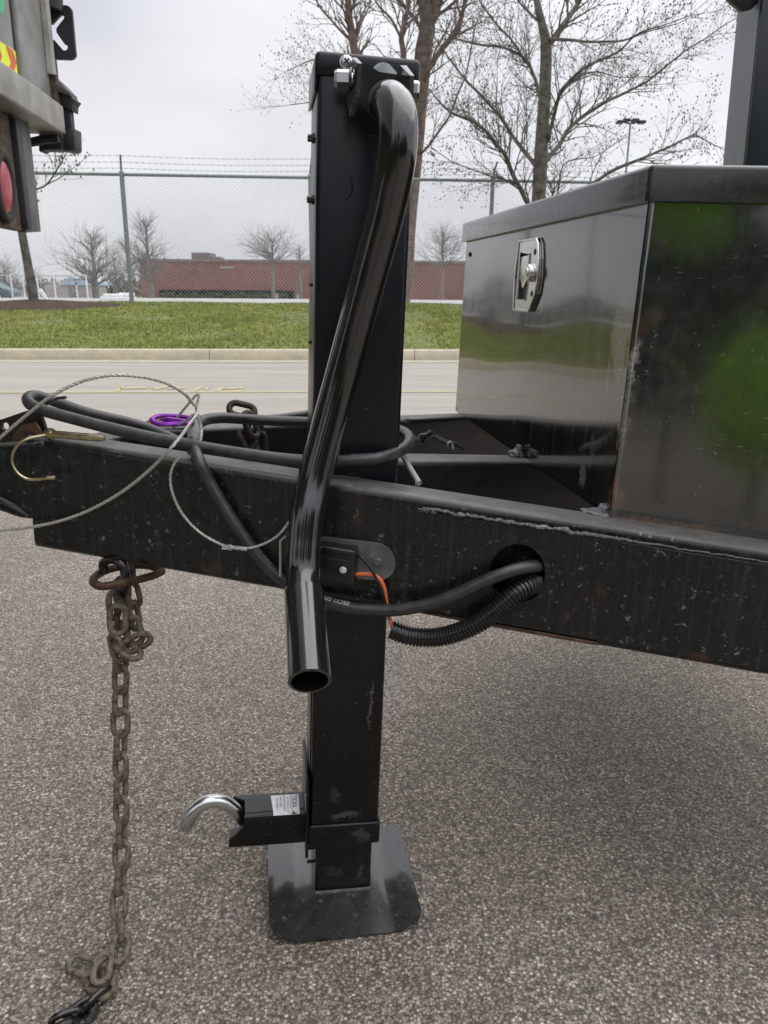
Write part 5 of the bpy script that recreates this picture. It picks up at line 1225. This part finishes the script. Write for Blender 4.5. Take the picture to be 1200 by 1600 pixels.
g = MB(); g.tube([PF(358, 855, .029), PF(364, 855, .029)], .0052, 12); g.tube([PF(364, 855, .029), PF(388, 858, .031)], .0042, 12, squash=.8); g.tube([PF(347, 853, .029), PF(362, 855, .029)], .0018, 8); g.tube([PF(347, 857, .030), PF(362, 858, .030)], .0016, 8); single('cable_crimp', g, M['zinc'], 'small metal crimp sleeve joining the short steel cable', 'crimp')
# purple carabiner
cb = thing('carabiner', 'purple carabiner lying on the beam beside the grey tape', 'carabiner', LB(268, 664, .06))
g = MB(); cpx = [(237, 655), (248, 650), (275, 650), (293, 652), (300, 656), (296, 661), (275, 662), (255, 663), (241, 660)]
g.tube(cr_path([LB(x, y, .06+.002*(y-656)*-1) for x, y in cpx]+[LB(237, 655, .062)], 5), .0042, 10, squash=.75); part('hook_body', g, M['purple'], cb)
g = MB(); g.bevprism([LB(x, y, .052) for x, y in ((247, 655), (262, 652), (291, 656), (290, 661), (262, 662))], LV((0, .006, 0)), .0012); part('gate', g, M['purple'], cb)
# hitch pin with its wire bail
hpn = thing('hitch_pin', 'brassy zinc hitch pin with a curved wire bail on the end of the tongue', 'hitch pin', TPl(110, 690) and LB(110, 690, .0))
g = MB(); p0_, p1_ = LB(80, 678, .022), LB(163, 685, .004); g.tube([p0_, p0_.lerp(p1_, .85), p0_.lerp(p1_, .93), p1_], [.0056, .0056, .0050, .0040], 16); g.tube([p0_.lerp(p1_, -.10), p0_.lerp(p1_, -.02), p0_.lerp(p1_, .03)], [.0065, .0088, .0082], 16); part('pin', g, M['gold'], hpn)
g = MB(); g.tube(cr_path([LB(76, 679, .02), LB(58, 682, .008), LB(42, 686, .0), LB(28, 695, -.004), LB(20, 710, -.006), LB(20, 725, -.006), LB(28, 739, -.006), LB(42, 748, -.006), LB(58, 749, -.006), LB(72, 747, -.006), LB(86, 746, -.005)], 6), .0022, 8); part('wire_bail', g, M['gold'], hpn)
g = MB(); g.tube([LB(74, 746.5, -.006), LB(87, 746, -.005)], .0034, 8); part('bail_end', g, M['gold'], hpn)

# ================================================================== CHAINS
def link_mesh(name, ln, wd, r, mat):
    """one welded oval link, long axis X, lying in XY"""
    g = MB(); hl, hw = (ln-wd)/2, wd/2-r; pts = []
    for k in range(9): a = R(-90+180*k/8); pts.append(Vector((hl+hw*math.cos(a), hw*math.sin(a), 0)))
    for k in range(9): a = R(90+180*k/8); pts.append(Vector((-hl+hw*math.cos(a), hw*math.sin(a), 0)))
    g.tube(pts, r, 10, closed=True, ref=(0, 0, 1)); me = bpy.data.meshes.new(name); me.from_pydata([Vector(v) for v in g.v], [], g.f); me.materials.append(mat)
    me.polygons.foreach_set('use_smooth', [True]*len(me.polygons)); return me
LM = link_mesh('link', .054, .033, .0048, M['chain'])
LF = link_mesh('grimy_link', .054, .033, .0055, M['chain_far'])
LD = link_mesh('dark_link', .050, .031, .0050, M['chain_dark'])
def put_link(me, c, t, side, parent):
    t = Vector(t).normalized(); side = Vector(side); side = (side-t*side.dot(t)).normalized(); nrm = t.cross(side)
    o = link('link', me, parent); m = Matrix((( t.x, side.x, nrm.x, c[0]), (t.y, side.y, nrm.y, c[1]), (t.z, side.z, nrm.z, c[2]), (0, 0, 0, 1)))
    o.matrix_world = m; o.matrix_basis = MAT[parent.name].inverted() @ m; return o
sc0 = PY(192, 890, 1.12)
ch = thing('safety_chain', 'rusty brown safety chain hanging from the shackle down to the asphalt', 'chain', PZ(188, 1500, 0))
# path of the hanging run, then the coil on the ground
gp = PZ(188, 1478, .016)
run = cr_path([PY(191, 925, 1.13), PY(190, 1000, 1.125), PY(188, 1085, 1.115), PY(189, 1220, 1.09), PY(190, 1330, 1.06), PY(186, 1420, 1.02), gp, PZ(170, 1505, .012), PZ(150, 1520, .014), PZ(128, 1512, .012)], 20)
dd = [0]
for i in range(1, len(run)): dd.append(dd[-1]+(run[i]-run[i-1]).length)
s_ = .0; k_ = 0; pit = .0370; rnd = random.Random(5)
while s_ < dd[-1]-.02:
    i = max(1, min(len(dd)-1, bisect.bisect(dd, s_))); p = run[i-1].lerp(run[i], (s_-dd[i-1])/(dd[i]-dd[i-1])); t_ = run[min(i+3, len(run)-1)]-run[max(0, i-3)]
    grounded = p.z < .03
    base = Vector((1, 0, 0)) if k_ % 2 == 0 else Vector((0, 1, 0))
    if grounded: base = Vector((.3, 1, .15)) if k_ % 2 == 0 else Vector((0, .5, 1)); p.z = max(p.z, .008 if k_ % 2 == 0 else .016)
    base = Matrix.Rotation(rnd.uniform(-.25, .25)+(.25 if not grounded else 0), 3, t_.normalized()) @ base
    put_link(LM, p, t_, base, ch); s_ += pit; k_ += 1
for c_, t_, sd_ in ((PZ(128, 1508, .012), (.9, -.3, 0), (.2, 1, .3)), (PZ(148, 1530, .010), (-.6, .8, -.1), (1, .6, .1)), (PZ(160, 1512, .028), (.15, -1, -.25), (1, .15, .1)), (PZ(166, 1540, .012), (.2, -.9, .1), (.9, .3, .3))):
    put_link(LM, c_, t_, sd_, ch)
# doubled upper part beside the run
for x, y, Y, t_, sd_ in ((205, 930, 1.14, (0.1, .1, -1), (.9, .4, 0)), (210, 962, 1.13, (.1, 0, -1), (.2, 1, 0)), (208, 985, 1.11, (.25, -.1, -1), (1, .3, .2)), (214, 1004, 1.10, (.9, .1, .5), (.3, .3, -1)), (200, 1015, 1.095, (.8, -.3, -.4), (.3, 1, .2)), (184, 968, 1.10, (.0, -.2, -1), (1, .2, 0)), (182, 1012, 1.10, (.1, 0, -1), (.8, -.5, 0)), (178, 945, 1.12, (0, 0, -1), (.3, 1, 0))):
    put_link(LM, PY(x, y, Y), t_, sd_, ch)
# dark grab hook chain at the bottom edge
dk = thing('chain_hook', 'shiny dark steel links and hook at the rusty chain end on the ground', 'hook', PZ(130, 1575, 0))
put_link(LD, PZ(152, 1562, .016), PZ(140, 1574, .01)-PZ(165, 1550, .016), (.4, .3, 1), dk)
put_link(LD, PZ(127, 1580, .010), PZ(110, 1592, .01)-PZ(145, 1568, .01), (.6, .9, .1), dk)
put_link(LD, PZ(104, 1592, .014), (-1, -.5, 0), (.3, .2, 1), dk)
g = MB(); g.tube(cr_path([PZ(112, 1590, .012), PZ(128, 1600, .012), PZ(140, 1590, .010), PZ(150, 1578, .008)], 5), [.006]*16, 10); g.tube(cr_path([PZ(112, 1594, .012), PZ(96, 1606, .012), PZ(80, 1622, .014), PZ(86, 1640, .014), PZ(104, 1636, .012)], 5), [.006+.004*math.sin(i/20*math.pi) for i in range(21)], 10); part('hook_body', g, M['chain_dark'], dk)
# shackle under the beam
sh = thing('shackle', 'brown rusty shackle ring under the tongue holding the hanging chain', 'shackle', PY(195, 905, 1.12))
g = MB(); g.tube(cr_path([PY(253, 893, 1.17), PY(240, 899, 1.13), PY(215, 906, 1.09), PY(185, 912, 1.06), PY(160, 916, 1.05), PY(146, 910, 1.07), PY(150, 900, 1.12), PY(170, 890, 1.17), PY(200, 884, 1.20), PY(230, 884, 1.20), PY(253, 891, 1.18)], 5), .0062, 12); part('ring', g, M['rust'], sh)
g = MB(); g.tube(cr_path([PY(163, 895, 1.12), PY(162, 880, 1.12), PY(175, 874, 1.11), PY(190, 880, 1.10), PY(196, 898, 1.10), PY(196, 915, 1.11), PY(190, 925, 1.12)], 6), .0075, 12); part('eye_loop', g, M['chain_dark'], sh)
g = MB(); g.tube([PY(206, 870, 1.15), PY(206, 900, 1.15)], .0065, 10); part('pin', g, M['chain_dark'], sh)
# chain hooked over the cables on the far side
fc = thing('far_safety_chain', 'dark second safety chain draped over the far beam behind the cables', 'chain', LB(385, 700, .2))
for x, y, b_, t_, sd_ in ((378, 641, .215, (1, .1, -.25), (0, .6, 1)), (392, 664, .200, (.35, -.2, -1), (.6, 1, .2)), (399, 676, .215, (.1, .1, -1), (1, .2, 0)), (388, 690, .205, (.5, -.3, -.8), (.7, .9, .1)), (404, 694, .215, (.05, .1, -1), (1, .2, .2)), (400, 712, .21, (.05, .1, -1), (.2, 1, .2))):
    put_link(LF, LB(x, y, b_), t_, sd_, fc)
# a pale twig and a few stones on the asphalt
rnd = random.Random(12)
g = MB(); g.tube(cr_path([PZ(716, 1447, .004), PZ(722, 1450, .008), PZ(728, 1447, .008), PZ(735, 1448, .004)], 4), .0018, 6); single('twig', g, M['shed'], 'tiny pale curled twig on the asphalt right of the foot plate', 'twig')
g = MB()
for i in range(900):
    X = rnd.uniform(-1.1, 1.1); Y = rnd.uniform(.65, 3.4); s_ = rnd.uniform(.0012, .0032)*(1+.2*Y); c = Vector((X, Y, s_*.3))
    n_ = len(g.v); g.add([c+Vector((rnd.uniform(.6, 1), 0, 0))*s_, c-Vector((rnd.uniform(.6, 1), 0, 0))*s_, c+Vector((0, 1, 0))*s_, c-Vector((0, 1, 0))*s_, c+Vector((0, 0, .7))*s_], [(0, 2, 4), (2, 1, 4), (1, 3, 4), (3, 0, 4)])
setp(part('grit', g, M['gutter'], None, False), 'loose pale grit scattered on the asphalt', 'grit', kind='stuff')
